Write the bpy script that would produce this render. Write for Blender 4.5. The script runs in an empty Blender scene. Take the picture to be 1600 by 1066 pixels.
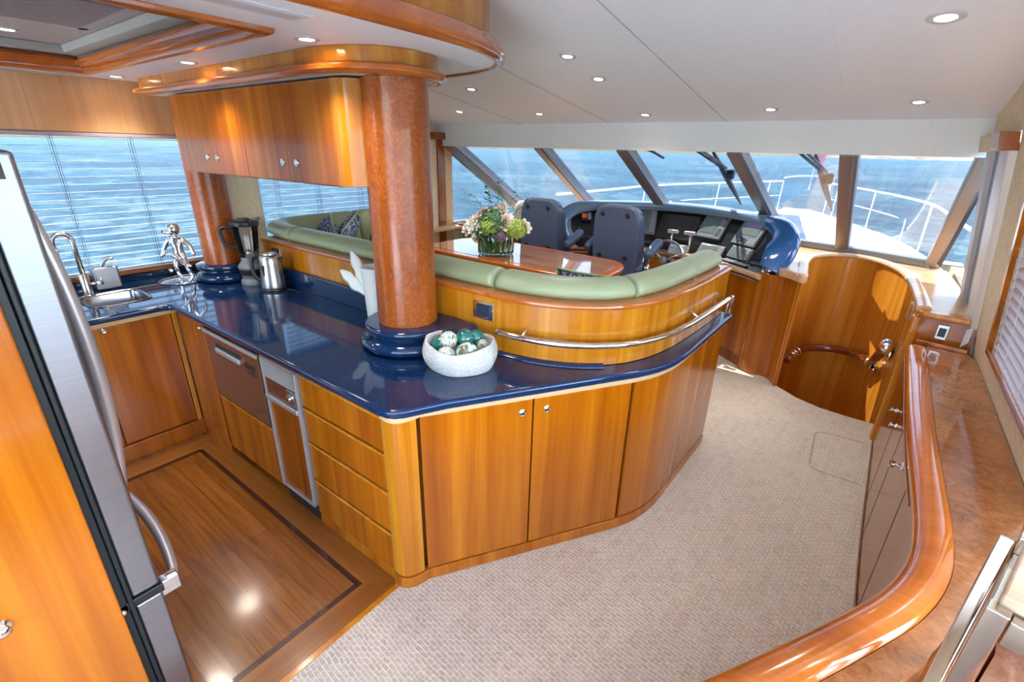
import bpy, bmesh, math, random
from mathutils import Vector, Matrix, Euler
random.seed(7)
SC = bpy.context.scene
COL = SC.collection
PI = math.pi

# ------------------------------------------------------------------ camera, sky, sun, exposure
cam = bpy.data.cameras.new('camera'); cam_o = bpy.data.objects.new('camera', cam); COL.objects.link(cam_o)
yaw, pitch, roll = -0.64076, 0.38297, 0.024198
fwd = Vector((math.sin(yaw)*math.cos(pitch), math.cos(yaw)*math.cos(pitch), -math.sin(pitch)))
rgt = Vector((math.cos(yaw), -math.sin(yaw), 0)); upv = rgt.cross(fwd)
r2 = rgt*math.cos(roll) + upv*math.sin(roll); u2 = -rgt*math.sin(roll) + upv*math.cos(roll)
M = Matrix((r2, u2, -fwd)).transposed().to_4x4(); M.translation = Vector((0, 0, 1.85))
cam_o.matrix_world = M
cam.sensor_width = 36.0; cam.lens = 744.14/1600*36; cam.clip_start = 0.02; cam.clip_end = 30000
SC.camera = cam_o

W = bpy.data.worlds.new('sky'); SC.world = W; W.use_nodes = True
wn = W.node_tree.nodes; wl = W.node_tree.links
for n in list(wn): wn.remove(n)
sky = wn.new('ShaderNodeTexSky'); sky.sky_type = 'NISHITA'; sky.sun_disc = False
SUN_AZ, SUN_EL = math.radians(-58), math.radians(54)     # azimuth from the bow (+Y) towards port
sky.sun_elevation = SUN_EL; sky.sun_rotation = -SUN_AZ
sky.air_density = 1.0; sky.dust_density = 2.0; sky.ozone_density = 1.0
bgn = wn.new('ShaderNodeBackground'); bgn.inputs['Strength'].default_value = 0.62
wo = wn.new('ShaderNodeOutputWorld')
wl.new(sky.outputs[0], bgn.inputs[0]); wl.new(bgn.outputs[0], wo.inputs[0])
sun = bpy.data.lights.new('sun', 'SUN'); sun.energy = 11.0; sun.angle = 0.009; sun.color = (1, .95, .86)
sun_o = bpy.data.objects.new('sun', sun); COL.objects.link(sun_o)
sd = Vector((math.sin(SUN_AZ)*math.cos(SUN_EL), math.cos(SUN_AZ)*math.cos(SUN_EL), math.sin(SUN_EL)))
sun_o.rotation_euler = sd.to_track_quat('Z', 'Y').to_euler(); sun_o.location = sd*50
SC.view_settings.view_transform = 'Standard'; SC.view_settings.look = 'None'
SC.view_settings.gamma = 1; SC.view_settings.exposure = 1.85
try: SC.view_settings.use_curve_mapping = False
except Exception: pass
try:
    SC.cycles.use_denoising = True
    SC.cycles.max_bounces = 14; SC.cycles.transparent_max_bounces = 24
    SC.cycles.diffuse_bounces = 7; SC.cycles.glossy_bounces = 6
    SC.cycles.sample_clamp_indirect = 6; SC.cycles.caustics_refractive = False; SC.cycles.caustics_reflective = False
except Exception: pass

# ------------------------------------------------------------------ materials
def newmat(name):
    m = bpy.data.materials.new(name); m.use_nodes = True
    nt = m.node_tree
    return m, nt, nt.nodes['Principled BSDF']
def setp(b, **k):
    for kk, v in k.items():
        kk = kk.replace('_', ' ')
        if kk in b.inputs: b.inputs[kk].default_value = v
def plain(name, col, rough=.5, metal=0., coat=0., **k):
    m, nt, b = newmat(name)
    setp(b, Base_Color=(*col, 1), Roughness=rough, Metallic=metal, Coat_Weight=coat, **k)
    return m
def coords(nt, scale, rnd=0., rot=(0,0,0)):
    tc = nt.nodes.new('ShaderNodeTexCoord'); mp = nt.nodes.new('ShaderNodeMapping')
    mp.inputs['Scale'].default_value = scale; mp.inputs['Rotation'].default_value = rot
    if rnd:
        oi = nt.nodes.new('ShaderNodeObjectInfo'); mu = nt.nodes.new('ShaderNodeVectorMath'); mu.operation = 'MULTIPLY_ADD'
        cb = nt.nodes.new('ShaderNodeCombineXYZ')
        for i in range(3): nt.links.new(oi.outputs['Random'], cb.inputs[i])
        mu.inputs[1].default_value = (rnd, rnd, 0)
        nt.links.new(cb.outputs[0], mu.inputs[0]); nt.links.new(tc.outputs['Object'], mu.inputs[2])
        nt.links.new(mu.outputs[0], mp.inputs['Vector'])
    else: nt.links.new(tc.outputs['Object'], mp.inputs['Vector'])
    return mp.outputs['Vector']
def noise(nt, vec, scale=1., detail=3, rough=.55, dist=0.):
    n = nt.nodes.new('ShaderNodeTexNoise'); n.inputs['Scale'].default_value = scale
    n.inputs['Detail'].default_value = detail; n.inputs['Roughness'].default_value = rough; n.inputs['Distortion'].default_value = dist
    nt.links.new(vec, n.inputs['Vector']); return n.outputs['Fac']
def ramp(nt, fac, stops):
    r = nt.nodes.new('ShaderNodeValToRGB'); el = r.color_ramp.elements
    while len(el) < len(stops): el.new(.5)
    for e, (p, c) in zip(el, stops): e.position = p; e.color = (*c, 1)
    nt.links.new(fac, r.inputs['Fac']); return r.outputs['Color']
def mixc(nt, a, b, fac, mode='MULTIPLY'):
    m = nt.nodes.new('ShaderNodeMix'); m.data_type = 'RGBA'; m.blend_type = mode
    if isinstance(fac, float): m.inputs[0].default_value = fac
    else: nt.links.new(fac, m.inputs[0])
    for s, i in ((a, 6), (b, 7)):
        if isinstance(s, tuple): m.inputs[i].default_value = (*s, 1)
        else: nt.links.new(s, m.inputs[i])
    return m.outputs[2]
def bump(nt, b, h, strength=.2, dist=.01):
    bp = nt.nodes.new('ShaderNodeBump'); bp.inputs['Strength'].default_value = strength; bp.inputs['Distance'].default_value = dist
    nt.links.new(h, bp.inputs['Height']); nt.links.new(bp.outputs[0], b.inputs['Normal'])
def wood(name, dark, mid, light, axis='z', rough=.22, coat=.35, freq=9., rnd=7.):
    m, nt, b = newmat(name)
    lo = .35
    sc = {'x': (lo, freq, freq), 'y': (freq, lo, freq), 'z': (freq, freq, lo)}[axis]
    v = coords(nt, sc, rnd)
    c = ramp(nt, noise(nt, v, 1., 4, .55, .6), ((.30, dark), (.5, mid), (.72, light)))
    sc2 = {'x': (2, 90, 90), 'y': (90, 2, 90), 'z': (90, 90, 2)}[axis]
    c2 = ramp(nt, noise(nt, coords(nt, sc2, rnd), 1., 2), ((.3, (.86, .84, .8)), (.7, (1, 1, 1))))
    nt.links.new(mixc(nt, c, c2, 1.0), b.inputs['Base Color'])
    setp(b, Roughness=rough, Coat_Weight=coat, Coat_Roughness=.06)
    return m
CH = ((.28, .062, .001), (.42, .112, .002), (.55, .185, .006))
M = {}
M['cherry'] = wood('cherry_upright', *CH, axis='z')
M['cherry_x'] = wood('cherry_along_x', *CH, axis='x')
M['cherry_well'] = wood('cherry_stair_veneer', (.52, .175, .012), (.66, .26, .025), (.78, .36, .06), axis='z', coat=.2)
M['cherry_light'] = wood('cherry_light', (.42, .125, .003), (.55, .20, .008), (.67, .305, .035), axis='z', freq=12)
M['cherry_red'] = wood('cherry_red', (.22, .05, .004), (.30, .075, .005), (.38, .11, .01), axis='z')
M['valance'] = wood('valance_veneer', (.66, .33, .13), (.76, .42, .18), (.84, .50, .25), axis='z', freq=7, rough=.4, coat=.1)
M['trimwood'] = wood('trim_wood', (.42, .095, .008), (.52, .13, .012), (.60, .17, .02), axis='x', freq=5, rough=.14, coat=.8, rnd=0)
M['pale_trim'] = plain('pale_maple_trim', (.62, .42, .22), .3, coat=.3)
def burl(name, d, m_, l, scale, rough, coat):
    m, nt, b = newmat(name)
    v = coords(nt, (1, 1, .8))
    n1 = noise(nt, v, scale, 8, .72, 1.6)
    c = ramp(nt, n1, ((.3, d), (.5, m_), (.72, l)))
    c2 = ramp(nt, noise(nt, coords(nt, (1, 1, .35)), 5., 3), ((.3, (.62, .55, .5)), (.65, (1, 1, 1))))
    nt.links.new(mixc(nt, c, c2, .8), b.inputs['Base Color'])
    setp(b, Roughness=rough, Coat_Weight=coat, Coat_Roughness=.04); return m
M['burl'] = burl('burl_veneer', (.20, .038, .005), (.37, .083, .008), (.56, .17, .018), 46., .28, .25)
M['barburl'] = burl('mottled_bar_veneer', (.24, .075, .022), (.37, .135, .04), (.52, .23, .085), 22., .16, .7)
# navy stone
m, nt, b = newmat('navy_stone')
c = ramp(nt, noise(nt, coords(nt, (1, 1, 1)), 420., 2, .7), ((.50, (.004, .016, .058)), (.66, (.014, .06, .17)), (.80, (.10, .22, .42))))
nt.links.new(c, b.inputs['Base Color']); setp(b, Roughness=.07, Specular_IOR_Level=.5, Coat_Weight=.15, Coat_Roughness=.03); M['navy'] = m
# carpet
m, nt, b = newmat('woven_carpet')
def weave(nt, vec, sc, bw, rh, c1, c2, mo):
    w = nt.nodes.new('ShaderNodeTexBrick'); w.inputs['Scale'].default_value = sc; w.inputs['Mortar Size'].default_value = .07
    w.inputs['Brick Width'].default_value = bw; w.inputs['Row Height'].default_value = rh; w.inputs['Mortar Smooth'].default_value = .8
    w.inputs['Color1'].default_value = (*c1, 1); w.inputs['Color2'].default_value = (*c2, 1); w.inputs['Mortar'].default_value = (*mo, 1)
    nt.links.new(vec, w.inputs['Vector']); return w
def wobbled(vv, s_, f_):
    nz = nt.nodes.new('ShaderNodeTexNoise'); nz.inputs['Scale'].default_value = s_; nt.links.new(vv, nz.inputs['Vector'])
    ad = nt.nodes.new('ShaderNodeMix'); ad.data_type = 'VECTOR'; ad.inputs[0].default_value = f_
    nt.links.new(vv, ad.inputs[4]); nt.links.new(nz.outputs['Color'], ad.inputs[5]); return ad.outputs[1]
vv = coords(nt, (1, 1, 1), rot=(0, 0, .10))
w = weave(nt, wobbled(vv, 12., .024), 18., .62, .30, (.60, .53, .44), (.51, .44, .36), (.72, .65, .56))
w2 = weave(nt, wobbled(coords(nt, (1, 1, 1), rot=(0, 0, PI/2+.06)), 9., .02), 8., .8, .42, (1, 1, 1), (.90, .88, .86), (1.0, 1.0, 1.0))
mot = ramp(nt, noise(nt, coords(nt, (1, 1, 1)), 70., 4, .7), ((.3, (.74, .72, .69)), (.6, (1, 1, 1))))
cc_ = mixc(nt, w.outputs['Color'], w2.outputs['Color'], .9)
nt.links.new(mixc(nt, cc_, mot, .8), b.inputs['Base Color'])
setp(b, Roughness=.95, Specular_IOR_Level=.1); bump(nt, b, w.outputs['Fac'], .35, .006); M['carpet'] = m
# plank floor
def planks(name, axis):
    m, nt, b = newmat(name)
    v = coords(nt, (1, 1, 1), rot=(0, 0, 0 if axis == 'x' else PI/2))
    w = nt.nodes.new('ShaderNodeTexBrick'); w.inputs['Scale'].default_value = 1.; w.inputs['Mortar Size'].default_value = .0012
    w.inputs['Brick Width'].default_value = .9; w.inputs['Row Height'].default_value = .088; w.offset = .37
    w.inputs['Color1'].default_value = (1, 1, 1, 1); w.inputs['Color2'].default_value = (.78, .76, .72, 1); w.inputs['Mortar'].default_value = (.35, .28, .2, 1)
    nt.links.new(v, w.inputs['Vector'])
    sc = (1.6, 26, 26) if axis == 'x' else (26, 1.6, 26)
    g = ramp(nt, noise(nt, coords(nt, sc), 1., 6, .62, 1.2), ((.28, (.15, .042, .006)), (.5, (.26, .085, .012)), (.75, (.36, .13, .024))))
    nt.links.new(mixc(nt, g, w.outputs['Color'], 1.), b.inputs['Base Color'])
    setp(b, Roughness=.2, Coat_Weight=.5, Coat_Roughness=.1); return m
M['planks'] = planks('galley_planks', 'x'); M['planks_y'] = planks('border_planks', 'y')
M['inlay'] = plain('dark_inlay', (.05, .012, .006), .25, coat=.4)
M['teakedge'] = wood('border_plank', (.17, .052, .009), (.27, .09, .014), (.36, .135, .026), axis='x', rough=.25)
M['teakedge_y'] = wood('border_plank_y', (.17, .052, .009), (.27, .09, .014), (.36, .135, .026), axis='y', rough=.25)
# metals etc
def brushed(name, col, axis, rough=.28):
    m, nt, b = newmat(name)
    sc = {'x': (2, 300, 300), 'y': (300, 2, 300), 'z': (300, 300, 2)}[axis]
    n = noise(nt, coords(nt, sc), 1., 2)
    nt.links.new(ramp(nt, n, ((.2, tuple(x*.85 for x in col)), (.8, col))), b.inputs['Base Color'])
    setp(b, Metallic=1., Roughness=rough); bump(nt, b, n, .05, .001); return m
M['steel'] = brushed('brushed_steel', (.36, .38, .43), 'y', .36)
M['steel_z'] = brushed('brushed_steel_upright', (.50, .48, .47), 'z', .3)
M['sinksteel'] = brushed('sink_steel', (.42, .42, .43), 'y', .2)
M['chrome'] = plain('chrome', (.82, .82, .84), .06, 1.)
M['handle'] = plain('pale_satin_handle', (.58, .56, .60), .3, .7)
M['satin'] = plain('satin_steel', (.55, .52, .49), .25, 1.)
M['bronze_panel'] = plain('brown_steel_panel', (.30, .17, .12), .22, .75)
M['alu'] = plain('grey_aluminium', (.50, .50, .52), .35, .6)
M['black'] = plain('black_plastic', (.012, .012, .014), .35)
M['gasket'] = plain('black_rubber_gasket', (.008, .014, .018), .4)
M['dark'] = plain('dark_recess', (.01, .009, .008), .8)
M['grey'] = plain('grey_plastic', (.17, .18, .20), .4)
M['lightgrey'] = plain('light_grey_plastic', (.55, .56, .58), .4)
M['screen'] = plain('grey_green_screen', (.16, .19, .18), .12)
M['screen_dark'] = plain('dark_glossy_screen', (.06, .045, .038), .08, coat=.5)
M['orange'] = plain('orange_lit_key', (.9, .16, .03), .4)
M['lilac'] = plain('lilac_screen', (.35, .30, .55), .15)
M['white'] = plain('white_plastic', (.75, .75, .74), .4)
M['gelcoat'] = plain('white_gelcoat', (.80, .80, .80), .25)
M['blue_deck'] = plain('blue_deck_pad', (.04, .11, .50), .5)
M['hood'] = plain('blue_grey_gelcoat', (.17, .27, .40), .12, coat=.7)
M['hood_blue'] = plain('blue_gelcoat', (.022, .12, .36), .12, coat=.7)
M['dashblack'] = plain('black_dash_panel', (.018, .015, .014), .22, coat=.3)
# ceilings, walls
def cloth(name, col, sc=220., amt=.1, rough=.85):
    m, nt, b = newmat(name)
    n = noise(nt, coords(nt, (1, .25, 1)), sc, 3)
    n2 = noise(nt, coords(nt, (1, 1, .12)), sc*.8, 2)
    lo = tuple(x*(1-amt) for x in col)
    c = mixc(nt, ramp(nt, n, ((.3, lo), (.7, col))), ramp(nt, n2, ((.3, (1-amt,)*3), (.7, (1, 1, 1)))), 1.)
    nt.links.new(c, b.inputs['Base Color']); setp(b, Roughness=rough); bump(nt, b, n, .08, .002); return m
M['ceil'] = cloth('white_headliner', (.88, .92, .96), 160., .03, .45)
M['header'] = cloth('pale_header_vinyl', (.74, .78, .77), 120., .04, .6)
M['beige'] = cloth('beige_grasscloth', (.90, .78, .57), 90., .18)
M['tray'] = plain('grey_tray_panel', (.42, .38, .36), .5)
M['tray_side'] = plain('grey_green_cove', (.40, .42, .38), .5)
M['grille'] = plain('brown_grey_grille', (.42, .38, .36), .5)
M['slat'] = plain('blind_slat', (.50, .47, .52), .35)
M['slat_wood'] = plain('blind_slat_mauve', (.45, .40, .46), .35)
M['cord'] = plain('blind_cord', (.12, .12, .18), .6)
M['mull'] = plain('bronze_grey_mullion', (.27, .22, .20), .35, .2)
M['mull_blue'] = plain('grey_blue_mullion', (.22, .25, .34), .35, .2)
M['sill'] = plain('grey_sill_vinyl', (.22, .24, .26), .5)
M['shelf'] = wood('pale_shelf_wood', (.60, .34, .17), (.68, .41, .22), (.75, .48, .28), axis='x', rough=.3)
# fabrics
def leather(name, col, rough=.45):
    m, nt, b = newmat(name)
    n = noise(nt, coords(nt, (1, 1, 1)), 9., 4, .5)
    nt.links.new(ramp(nt, n, ((.3, tuple(x*.9 for x in col)), (.7, col))), b.inputs['Base Color'])
    setp(b, Roughness=rough); bump(nt, b, n, .25, .02); return m
M['sage'] = leather('sage_leather', (.33, .385, .23), .38)
M['slate'] = leather('slate_blue_leather', (.065, .095, .175), .42)
def pattern(name, a, bb, c_, sc, zig=True):
    m, nt, b = newmat(name)
    w = nt.nodes.new('ShaderNodeTexWave'); w.wave_type = 'BANDS'; w.bands_direction = 'DIAGONAL'
    w.inputs['Scale'].default_value = sc; w.inputs['Distortion'].default_value = 9. if zig else 3.; w.inputs['Detail'].default_value = 1.; w.inputs['Detail Scale'].default_value = 1.6
    nt.links.new(coords(nt, (1, 1, 1)), w.inputs['Vector'])
    nt.links.new(ramp(nt, w.outputs['Fac'], ((.40, a), (.5, bb), (.62, bb), (.7, c_))), b.inputs['Base Color'])
    setp(b, Roughness=.8); return m
M['ikat'] = pattern('ikat_fabric', (.02, .03, .10), (.55, .52, .46), (.20, .28, .10), 5.)
M['ikat_blue'] = pattern('blue_trellis_fabric', (.03, .05, .15), (.12, .15, .26), (.30, .33, .42), 14.)
M['piping'] = plain('green_piping', (.30, .45, .18), .7)
M['basket'] = None
m, nt, b = newmat('white_rope_basket')
nt.links.new(ramp(nt, noise(nt, coords(nt, (60, 60, 150)), 1., 3, .6), ((.35, (.66, .65, .63)), (.52, (.80, .79, .77)))), b.inputs['Base Color']); setp(b, Roughness=.85)
bump(nt, b, noise(nt, coords(nt, (90, 90, 260)), 1., 3, .6), 1., .012); M['basket'] = m
def glassmat(name, tint, refl=.5, rough=0.):
    m = bpy.data.materials.new(name); m.use_nodes = True; nt = m.node_tree
    for n in list(nt.nodes): nt.nodes.remove(n)
    o = nt.nodes.new('ShaderNodeOutputMaterial'); mx = nt.nodes.new('ShaderNodeMixShader')
    t = nt.nodes.new('ShaderNodeBsdfTransparent'); t.inputs[0].default_value = (*tint, 1)
    g = nt.nodes.new('ShaderNodeBsdfGlossy'); g.inputs['Roughness'].default_value = rough
    f = nt.nodes.new('ShaderNodeFresnel'); f.inputs[0].default_value = 1.5
    mu = nt.nodes.new('ShaderNodeMath'); mu.operation = 'MULTIPLY'; mu.inputs[1].default_value = refl
    nt.links.new(f.outputs[0], mu.inputs[0]); nt.links.new(mu.outputs[0], mx.inputs[0])
    nt.links.new(t.outputs[0], mx.inputs[1]); nt.links.new(g.outputs[0], mx.inputs[2]); nt.links.new(mx.outputs[0], o.inputs[0])
    return m
M['glass'] = glassmat('window_glass', (.46, .475, .48), .2)
M['jar'] = glassmat('clear_jar_glass', (.93, .94, .95), 1.3, .02)
M['green_glass'] = glassmat('green_ribbed_glass', (.86, .95, .87), 1.6, .03)
def lampmat(name, col, s):
    m, nt, b = newmat(name); setp(b, Base_Color=(.9, .85, .8, 1), Emission_Color=(*col, 1), Emission_Strength=s); return m
M['bulb'] = lampmat('lit_lens', (1, .80, .55), 5.)
# sea
m, nt, b = newmat('sea_water')
v = coords(nt, (.9, .9, 1))
n1 = noise(nt, v, .9, 7, .72, .5); n2 = noise(nt, coords(nt, (.35, .5, 1)), .12, 3, .6)
mx = nt.nodes.new('ShaderNodeMath'); mx.operation = 'MULTIPLY_ADD'; mx.inputs[1].default_value = .7
nt.links.new(n2, mx.inputs[0]); nt.links.new(n1, mx.inputs[2])
nt.links.new(ramp(nt, mx.outputs[0], ((.56, (.002, .036, .10)), (.74, (.005, .078, .165)), (.88, (.018, .135, .225)), (.99, (.15, .29, .36)))), b.inputs['Base Color'])
setp(b, Roughness=.35, Specular_IOR_Level=.12); bump(nt, b, n1, 1., .9); M['sea'] = m
m, nt, b = newmat('dry_coast_hills')
nt.links.new(ramp(nt, noise(nt, coords(nt, (.01, .01, .01)), 1., 6), ((.3, (.22, .16, .12)), (.7, (.55, .45, .36)))), b.inputs['Base Color']); setp(b, Roughness=.9); M['hills'] = m
# glass floats
def swirl(name, cols, sc):
    m, nt, b = newmat(name)
    n = noise(nt, coords(nt, (1, 1, 1), 5.), sc, 3, .6, 2.2)
    nt.links.new(ramp(nt, n, tuple(zip((.36, .44, .52, .60), cols))), b.inputs['Base Color'])
    setp(b, Roughness=.06, Coat_Weight=1., Coat_Roughness=.02); return m
M['ball_teal'] = swirl('teal_glazed_ball', ((.004, .10, .09), (.01, .16, .14), (.015, .20, .17), (.03, .25, .21)), 7.)
M['ball_mix'] = swirl('marbled_ball', ((.05, .22, .12), (.45, .60, .50), (.75, .78, .74), (.20, .10, .05)), 26.)
M['ball_white'] = swirl('white_marbled_ball', ((.30, .12, .03), (.02, .30, .20), (.78, .80, .78), (.86, .87, .86)), 16.)
M['petal_white'] = plain('white_petal', (.80, .78, .74), .6)
M['petal_pink'] = plain('blush_petal', (.78, .66, .60), .6)
M['hydrangea'] = plain('lime_green_petal', (.38, .52, .10), .6)
M['purple'] = plain('mauve_bud', (.22, .13, .20), .6)
M['leaf'] = plain('green_leaf', (.06, .16, .06), .5)
M['stem'] = plain('bright_green_stem', (.10, .38, .06), .5)
M['ceramic'] = plain('white_ceramic', (.74, .77, .76), .35)
M['tile'] = burl('brown_marble_tile', (.22, .08, .04), (.36, .15, .075), (.55, .32, .20), 9., .2, .3)
M['seatpad'] = wood('pale_seat_veneer', (.55, .38, .25), (.66, .49, .34), (.75, .60, .46), axis='x', rough=.3)
M['outlet'] = plain('dark_blue_socket', (.02, .035, .06), .4)
M['mirror_dark'] = plain('dark_chrome', (.52, .47, .42), .08, 1.)
M['flag'] = plain('pink_flag', (.75, .25, .32), .7)
M['wiper'] = plain('wiper_black', (.02, .03, .06), .5)
M['handrail'] = plain('mahogany_handrail', (.22, .035, .012), .12, coat=.9)
M['tablewood'] = wood('table_veneer', (.30, .11, .04), (.40, .17, .07), (.50, .24, .11), axis='x', freq=7, rough=.05, coat=1.)
for _n in M['tablewood'].node_tree.nodes:
    if _n.type == 'BSDF_PRINCIPLED': _n.inputs['Coat IOR'].default_value = 2.1

# ------------------------------------------------------------------ helpers
def link(name, me, mats, parent=None, smooth=False, world=True):
    o = bpy.data.objects.new(name, me); COL.objects.link(o)
    if not isinstance(mats, (list, tuple)): mats = [mats]
    for mm in mats: me.materials.append(M[mm] if isinstance(mm, str) else mm)
    if smooth:
        for p in me.polygons: p.use_smooth = True
    if parent is not None:
        o.parent = parent
        mw = Matrix.Identity(4); q = parent
        mw = world_mat(parent)
        o.matrix_parent_inverse = mw.inverted()
    return o
WM = {}
def world_mat(o):
    if o.name in WM: return WM[o.name]
    return Matrix.Identity(4)
def thing(name, label, cat, loc=(0, 0, 0), group=None):
    o = bpy.data.objects.new(name, None); COL.objects.link(o); o.location = loc; o.empty_display_size = .05
    WM[o.name] = Matrix.Translation(Vector(loc))
    o['label'] = label; o['category'] = cat
    if group: o['group'] = group
    return o
def tag(o, label, cat, group=None):
    o['label'] = label; o['category'] = cat
    if group: o['group'] = group
    return o
def struct(o): o['kind'] = 'structure'; return o
def lab(o, l): o['label'] = l; return o
def meshobj(name, vs, fs, mat, parent=None, smooth=False):
    me = bpy.data.meshes.new(name); me.from_pydata([tuple(v) for v in vs], [], fs); me.update()
    bm = bmesh.new(); bm.from_mesh(me); bmesh.ops.recalc_face_normals(bm, faces=bm.faces); bm.to_mesh(me); bm.free()
    return link(name, me, mat, parent, smooth)
def bev(o, w=.004, seg=2, ang=35, smooth=True):
    m_ = o.modifiers.new('bevel', 'BEVEL'); m_.width = w; m_.segments = seg; m_.limit_method = 'ANGLE'; m_.angle_limit = math.radians(ang)
    if smooth:
        for p in o.data.polygons: p.use_smooth = True
        w_ = o.modifiers.new('wn', 'WEIGHTED_NORMAL'); w_.keep_sharp = True
    return o
def boxes(name, bs, mat, parent=None, bevel=0.):
    vs = []; fs = []
    for (a, b_) in bs:
        k = len(vs)
        x0, y0, z0 = a; x1, y1, z1 = b_
        vs += [(x0,y0,z0),(x1,y0,z0),(x1,y1,z0),(x0,y1,z0),(x0,y0,z1),(x1,y0,z1),(x1,y1,z1),(x0,y1,z1)]
        fs += [tuple(k+i for i in f) for f in ((0,3,2,1),(4,5,6,7),(0,1,5,4),(1,2,6,5),(2,3,7,6),(3,0,4,7))]
    o = meshobj(name, vs, fs, mat, parent)
    if bevel: bev(o, bevel)
    return o
def box(name, a, b_, mat, parent=None, bevel=.003): return boxes(name, [(a, b_)], mat, parent, bevel)
def obox(name, c, X, Y, Z, sx, sy, sz, mat, parent=None, bevel=.003, sub=0):
    """box centred at c on the axes X, Y, Z with full sizes"""
    c = Vector(c); X = Vector(X).normalized(); Y = Vector(Y).normalized(); Z = Vector(Z).normalized()
    vs = [c + X*(i*sx/2) + Y*(j*sy/2) + Z*(k*sz/2) for k in (-1, 1) for (i, j) in ((-1,-1),(1,-1),(1,1),(-1,1))]
    fs = [(0,3,2,1),(4,5,6,7),(0,1,5,4),(1,2,6,5),(2,3,7,6),(3,0,4,7)]
    o = meshobj(name, vs, fs, mat, parent)
    if bevel: bev(o, bevel, 3 if bevel > .01 else 2)
    return o
def prism(name, poly, z0, z1, mat, parent=None, bevel=0., seg=3, ang=35):
    n = len(poly); vs = [(x, y, z0) for x, y in poly] + [(x, y, z1) for x, y in poly]
    fs = [tuple(range(n))[::-1], tuple(range(n, 2*n))] + [(i, (i+1) % n, n+(i+1) % n, n+i) for i in range(n)]
    o = meshobj(name, vs, fs, mat, parent)
    if bevel: bev(o, bevel, seg, ang)
    return o
def tri_prism_holes(name, outer, holes, z0, z1, mat, parent=None, bevel=0.):
    """flat slab with holes, through a filled 2D curve"""
    cu = bpy.data.curves.new(name, 'CURVE'); cu.dimensions = '2D'; cu.fill_mode = 'BOTH'
    for pl in [outer] + holes:
        sp = cu.splines.new('POLY'); sp.points.add(len(pl)-1); sp.use_cyclic_u = True
        for p, (x, y) in zip(sp.points, pl): p.co = (x, y, 0, 1)
    cu.extrude = (z1-z0)/2 - bevel
    if bevel: cu.bevel_depth = bevel; cu.bevel_resolution = 3; cu.offset = -bevel
    t = bpy.data.objects.new('tmp', cu); COL.objects.link(t)
    dg = bpy.context.evaluated_depsgraph_get(); dg.update()
    me = bpy.data.meshes.new_from_object(t.evaluated_get(dg)); COL.objects.unlink(t); bpy.data.objects.remove(t)
    me.materials.clear(); me.transform(Matrix.Translation((0, 0, (z0+z1)/2)))
    o = link(name, me, mat, parent)
    return o
def arc(cx, cy, rx, ry, a0, a1, n): return [(cx+rx*math.cos(math.radians(a0+(a1-a0)*i/n)), cy+ry*math.sin(math.radians(a0+(a1-a0)*i/n))) for i in range(n+1)]
def smooth(pts, n=6):
    out = []; P = [Vector(p) for p in pts]
    for i in range(len(P)-1):
        p0 = P[max(i-1, 0)]; p1 = P[i]; p2 = P[i+1]; p3 = P[min(i+2, len(P)-1)]
        for k in range(n):
            t = k/n
            out.append(.5*((2*p1)+(-p0+p2)*t+(2*p0-5*p1+4*p2-p3)*t*t+(-p0+3*p1-3*p2+p3)*t**3))
    out.append(P[-1]); return [tuple(v) for v in out]
def norms(path):
    P = [Vector(p[:2]) for p in path]; N = []
    for i in range(len(P)):
        a = (P[i]-P[i-1]).normalized() if i > 0 else None; c = (P[i+1]-P[i]).normalized() if i < len(P)-1 else None
        if a is None: a = c
        if c is None: c = a
        t = (a+c); t = t.normalized() if t.length > 1e-6 else a
        nn = Vector((t.y, -t.x)); N.append(nn/max(.35, nn.dot(Vector((a.y, -a.x)))))
    return P, N
def offset(path, d):
    P, N = norms(path); return [tuple(p+n*d) for p, n in zip(P, N)]
def sweep(name, path, prof, mat, parent=None, sm=True, scale=None, zs=None):
    """profile (offset to the right of travel, z) swept along a plan path"""
    P, N = norms(path); k = len(prof); vs = []; fs = []
    cx = sum(p[0] for p in prof)/k; cz = sum(p[1] for p in prof)/k
    for i, (p, n) in enumerate(zip(P, N)):
        s = scale[i] if scale else 1.
        for (o_, z) in prof:
            oo = cx+(o_-cx)*s; zz = cz+(z-cz)*s + (zs[i] if zs else 0)
            vs.append((p.x+n.x*oo, p.y+n.y*oo, zz))
    for i in range(len(P)-1):
        for j in range(k): fs.append((i*k+j, i*k+(j+1) % k, (i+1)*k+(j+1) % k, (i+1)*k+j))
    fs.append(tuple(range(k))); fs.append(tuple(range((len(P)-1)*k, len(P)*k)))
    o = meshobj(name, vs, fs, mat, parent)
    if sm: bev(o, .0015, 1, 50)
    return o
def tube(name, pts, r, mat, parent=None, seg=12, rr=None, caps=True):
    P = [Vector(p) for p in pts]; vs = []; fs = []; prev = None
    for i, p in enumerate(P):
        t = ((P[min(i+1, len(P)-1)]-P[max(i-1, 0)])).normalized()
        if prev is None:
            a = Vector((0, 0, 1)) if abs(t.z) < .9 else Vector((1, 0, 0)); u = t.cross(a).normalized()
        else: u = (prev - t*prev.dot(t)).normalized()
        prev = u; v = t.cross(u); r_ = rr[i] if rr else r
        for j in range(seg):
            a = 2*PI*j/seg; vs.append(p+u*(r_*math.cos(a))+v*(r_*math.sin(a)))
    for i in range(len(P)-1):
        for j in range(seg): fs.append((i*seg+j, i*seg+(j+1) % seg, (i+1)*seg+(j+1) % seg, (i+1)*seg+j))
    if caps: fs.append(tuple(range(seg))); fs.append(tuple(range((len(P)-1)*seg, len(P)*seg)))
    o = meshobj(name, vs, fs, mat, parent, True)
    return o
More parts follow.
